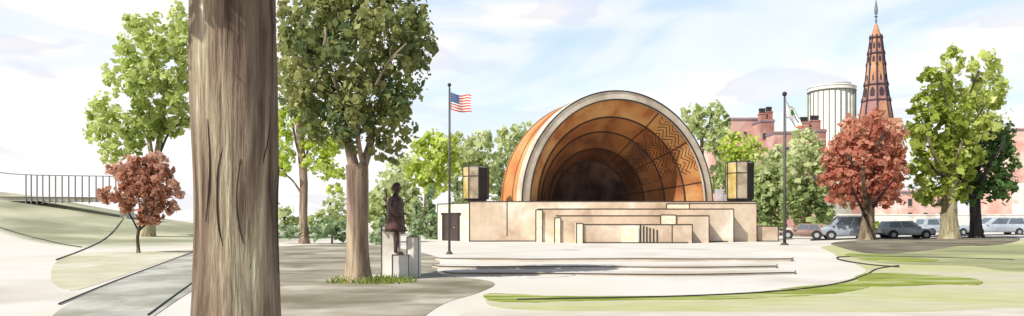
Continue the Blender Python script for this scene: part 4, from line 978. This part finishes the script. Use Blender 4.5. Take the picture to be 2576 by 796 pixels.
for i in range(8):
    a = math.pi / 8 + i * math.pi / 4; v = Vector((math.cos(a), math.sin(a), 0))
    m_.tube([O + v * 38.5 * k + Vector((0, 0, zz(303))), O + v * 30.4 * k + Vector((0, 0, zz(250))), O + v * 25.4 * k + Vector((0, 0, zz(215))), O + v * 17.9 * k + Vector((0, 0, zz(135))), O + v * 12.5 * k + Vector((0, 0, zz(92)))], .22, 6)
    for y, r_ in ((256, 32), (216, 26.5), (165, 21), (137, 18.5), (97, 13.5)): m_.lathe(O + v * r_ * k + Vector((0, 0, zz(y))), [(.12, -.5), (.34, -.1), (.34, .3), (.12, 1.0)], 6)
m_.build('crocket_rib', M['spiredark'], root, O)
for (y0, y1, r_, hw) in ((245, 222, 28, 5.0), (158, 142, 19.2, 2.6), (124, 108, 15.6, 2.0), (205, 190, 23.5, 1.4)):
    for i in range(8):
        a = i * math.pi / 4; v = Vector((math.cos(a), math.sin(a), 0)); q = Vector((-math.sin(a), math.cos(a), 0))
        m_ = MB(); h0, h1 = zz(y0), zz(y1); rr = r_ * k
        pts = [(-hw, h0), (hw, h0), (hw, h0 + (h1 - h0) * .65), (0, h1), (-hw, h0 + (h1 - h0) * .65)]
        f0 = [O + v * rr + q * (u * k) + Vector((0, 0, z_)) for u, z_ in pts]; f1 = [p - v * 1.4 for p in f0]
        m_.face(f0); 
        for j in range(5): m_.face([f1[j], f1[(j + 1) % 5], f0[(j + 1) % 5], f0[j]])
        m_.build('window', M['spiredark'], root, O)
m_ = MB(); m_.lathe(O, [(.25, zz(62)), (.32, zz(50)), (.14, zz(47)), (.14, zz(38)), (.45, zz(35)), (.5, zz(26)), (.3, zz(12)), (.05, zz(-2))], 8); m_.lathe(O, [(.2, zz(45)), (.55, zz(42.5)), (.2, zz(40))], 8); m_.build('finial', plain('grey_lead', (.16, .18, .22)), root, O)

# ------------------------------------------------------------------ footbridge railing on the left bank
dF = 62.0
root = empty('footbridge', W(150, 500, dF), 0, 'pale footbridge railing with thin upright bars on the left bank', 'footbridge'); O = root.location.copy()
def br(x): return Vector((px_x(x, dF), dF + (x - 150) * .01, 0))
m_ = MB(); P = []
for x in (22, 50, 100, 200, 260, 300):
    b_ = br(x); P.append((b_.x, b_.y))
zd = px_z(497, dF)
m_.prism([(p[0], p[1]) for p in P] + [(p[0], p[1] + 2.6) for p in reversed(P)], zd - .35, zd); m_.build('deck', M['white'], root, O)
m_ = MB(); zt = lambda x: px_z(441 - (9 * max(0, (60 - x)) / 60 if x < 60 and x > 0 else 0), dF)
m_.tube([Vector((p[0], p[1] - .05, px_z(434 + 8 * min(1, max(0, (xx + 0) / 70)), dF))) for p, xx in zip(P, (22, 50, 100, 200, 260, 300))], .042, 6); m_.tube([Vector((p[0], p[1] - .06, zd)) for p in P], .06, 6)
m_.build('rail', M['railgrey'], root, O)
for i, x in enumerate((80, 91, 103, 115, 129, 142, 156, 170, 184, 199, 214, 229, 244, 258, 272)):
    b_ = br(x); m_ = MB(); m_.box((b_.x - .035, b_.y - .09, zd - .36 - random.uniform(0, .3)), (b_.x + .035, b_.y - .0, px_z(442, dF))); m_.build('baluster', M['railgrey'], root, O)
for x in (45, 280):
    b_ = br(x); m_ = MB(); m_.box((b_.x - .3, b_.y + .6, -.1), (b_.x + .3, b_.y + 1.9, zd - .35)); m_.build('pier', M['white'], root, O)

# ------------------------------------------------------------------ parked cars
def car(x, ybase, L, Wd, H, rz, paint, label, kind='saloon'):
    b0 = G(x, ybase); root = empty('parked_car', b0, rz, label, 'car' if kind != 'van' else 'van', 'cars parked along the kerb')
    hl, hw = L / 2, Wd / 2; sill = .28; belt = H * .58
    # side sections along x: (x, z_bottom, z_belt, half width)
    if kind == 'van': roofp = [(-hl + .12, H * .97), (-hl + .25, H), (hl * .35, H), (hl * .72, belt)]
    elif kind == 'estate': roofp = [(-hl + .15, belt + .02), (-hl + .45, H * .97), (hl * .15, H), (hl * .52, belt)]
    else: roofp = [(-hl * .72, belt), (-hl * .36, H * .97), (hl * .08, H), (hl * .50, belt)]
    xs_ = np.linspace(-hl, hl, 21); m_ = MB(); P = []
    for xx in xs_:
        e = abs(xx) / hl; w_ = hw * (1 - .10 * e ** 6) * (1 - .05 * e ** 3); zb = sill + (.10 * max(0, e - .85) / .15)
        zt_ = belt * (1 - .07 * max(0, xx / hl) ** 2) * (1 - (.16 if e > .99 else 0))
        P.append([(xx, -w_ * .92, zb), (xx, -w_, zb + .14), (xx, -w_, zt_ - .12), (xx, -w_ * .93, zt_), (xx, w_ * .93, zt_), (xx, w_, zt_ - .12), (xx, w_, zb + .14), (xx, w_ * .92, zb)])
    m_.grid(P, closed=True); m_.face(P[0][::-1]); m_.face(P[-1]); body_ = m_.build('body', paint, root, (0, 0, 0), True)
    # wheel arches
    for wx in (-hl * .62, hl * .64):
        for s in (-1, 1): m_ = MB(); m_.tube([(wx, s * (hw - .18), .34), (wx, s * (hw + .012), .34)], .40, 20); m_.build('wheel_arch', M['rubber'], root)
    # cabin
    tw = .80; m_ = MB(); lo_ = [(p[0], z_) for p, z_ in zip(roofp, [belt - .03] * 4)]
    x0, x1, x2, x3 = [p[0] for p in roofp]
    top = [(x1, roofp[1][1]), (x2, roofp[2][1])]
    bw_ = hw * .92; tw_ = hw * tw
    base = [(x0, -bw_), (x3, -bw_), (x3, bw_), (x0, bw_)]
    V8 = [(x0, -bw_, belt - .04), (x3, -bw_, belt - .04), (x3, bw_, belt - .04), (x0, bw_, belt - .04), (x1, -tw_, top[0][1]), (x2, -tw_, top[1][1]), (x2, tw_, top[1][1]), (x1, tw_, top[0][1])]
    for f_ in ((0, 1, 5, 4), (1, 2, 6, 5), (2, 3, 7, 6), (3, 0, 4, 7), (4, 5, 6, 7)): m_.face([V8[i] for i in f_])
    m_.build('cabin', paint, root)
    def quad(a, b, c_, d_, i0, i1, j0, j1, off):
        a, b, c_, d_ = map(Vector, (a, b, c_, d_)); nn = (b - a).cross(d_ - a).normalized() * off
        def q(u, v): return (a * (1 - u) + b * u) * (1 - v) + (d_ * (1 - u) + c_ * u) * v + nn
        return [q(i0, j0), q(i1, j0), q(i1, j1), q(i0, j1)]
    for f_, spans in (((0, 1, 5, 4), [(.10, .47), (.51, .86)]), ((1, 2, 6, 5), [(.06, .94)]), ((2, 3, 7, 6), [(.14, .49), (.53, .90)]), ((3, 0, 4, 7), [(.08, .92)])):
        for a0, a1 in spans:
            m_ = MB(); m_.face(quad(*[V8[i] for i in f_], a0, a1, .16, .88, .012)); m_.build('window', M['carglass'], root)
    for wx in (-hl * .62, hl * .64):
        for s in (-1, 1):
            c0 = Vector((wx, s * (hw - .10), .32)); m_ = MB(); m_.tube([c0 - Vector((0, .11, 0)), c0 + Vector((0, .135 * 1, 0))] if s > 0 else [c0 + Vector((0, .11, 0)), c0 - Vector((0, .135, 0))], .32, 20); wh_ = m_.build('wheel', M['rubber'], root, (0, 0, 0), False)
            m_ = MB(); m_.tube([c0 + Vector((0, s * .136, 0)), c0 + Vector((0, s * .150, 0))], .19, 14); m_.build('rim', M['rim'], wh_)
    for s in (-1, 1):
        m_ = MB(); m_.box((hl * .965, s * hw * .62 - .14, belt * .68), (hl + .015, s * hw * .62 + .14, belt * .85), 0, .01); m_.build('headlight', M['white'], root)
        m_ = MB(); m_.box((-hl - .015, s * hw * .68 - .12, belt * .68), (-hl * .97, s * hw * .68 + .12, belt * .90), 0, .01); m_.build('tail_light', FR, root)
        m_ = MB(); m_.box((x3 - .35, s * (hw + .07) - .07, belt + .0), (x3 - .22, s * (hw + .07) + .07, belt + .14), 0, .02); m_.build('mirror', paint, root)
    for s in (-1, 1):
        m_ = MB(); m_.box((s * hl - .07, -hw * .85, .30), (s * hl + .05, hw * .85, .46), 0, .02); m_.build('bumper', M['rubber'], root)
    return root
def paint(n, c): return wash(n, [tuple(x * .8 for x in c), c, tuple(min(.9, x * 1.25) for x in c)], .9, rough=.45, spec=.5, bump=0)
PB = paint('blue_grey_paint', (.30, .36, .42)); PB2 = paint('pale_blue_paint', (.42, .48, .56)); PR = paint('rust_brown_paint', (.30, .19, .16)); PB3 = paint('grey_blue_paint', (.34, .40, .46))
car(2018, 601, 3.5, 1.6, 1.28, 2.75, PR, 'small rust brown car parked right of the right flag pole', 'estate')
car(2128, 602, 3.9, 1.75, 1.88, 2.85, PB, 'blue grey van parked just left of the russet trunk', 'van')
car(2275, 600, 4.2, 1.75, 1.50, -.08, PB3, 'blue grey estate car between the russet trunk and the pale trunk', 'estate')
car(2368, 592, 5.2, 1.8, 1.75, .05, PB2, 'pale blue car parked behind the pale forked trunk', 'estate')
car(2500, 591, 6.4, 1.9, 1.85, 3.12, PB2, 'long pale blue car parked rightmost beyond the black trunk', 'estate')
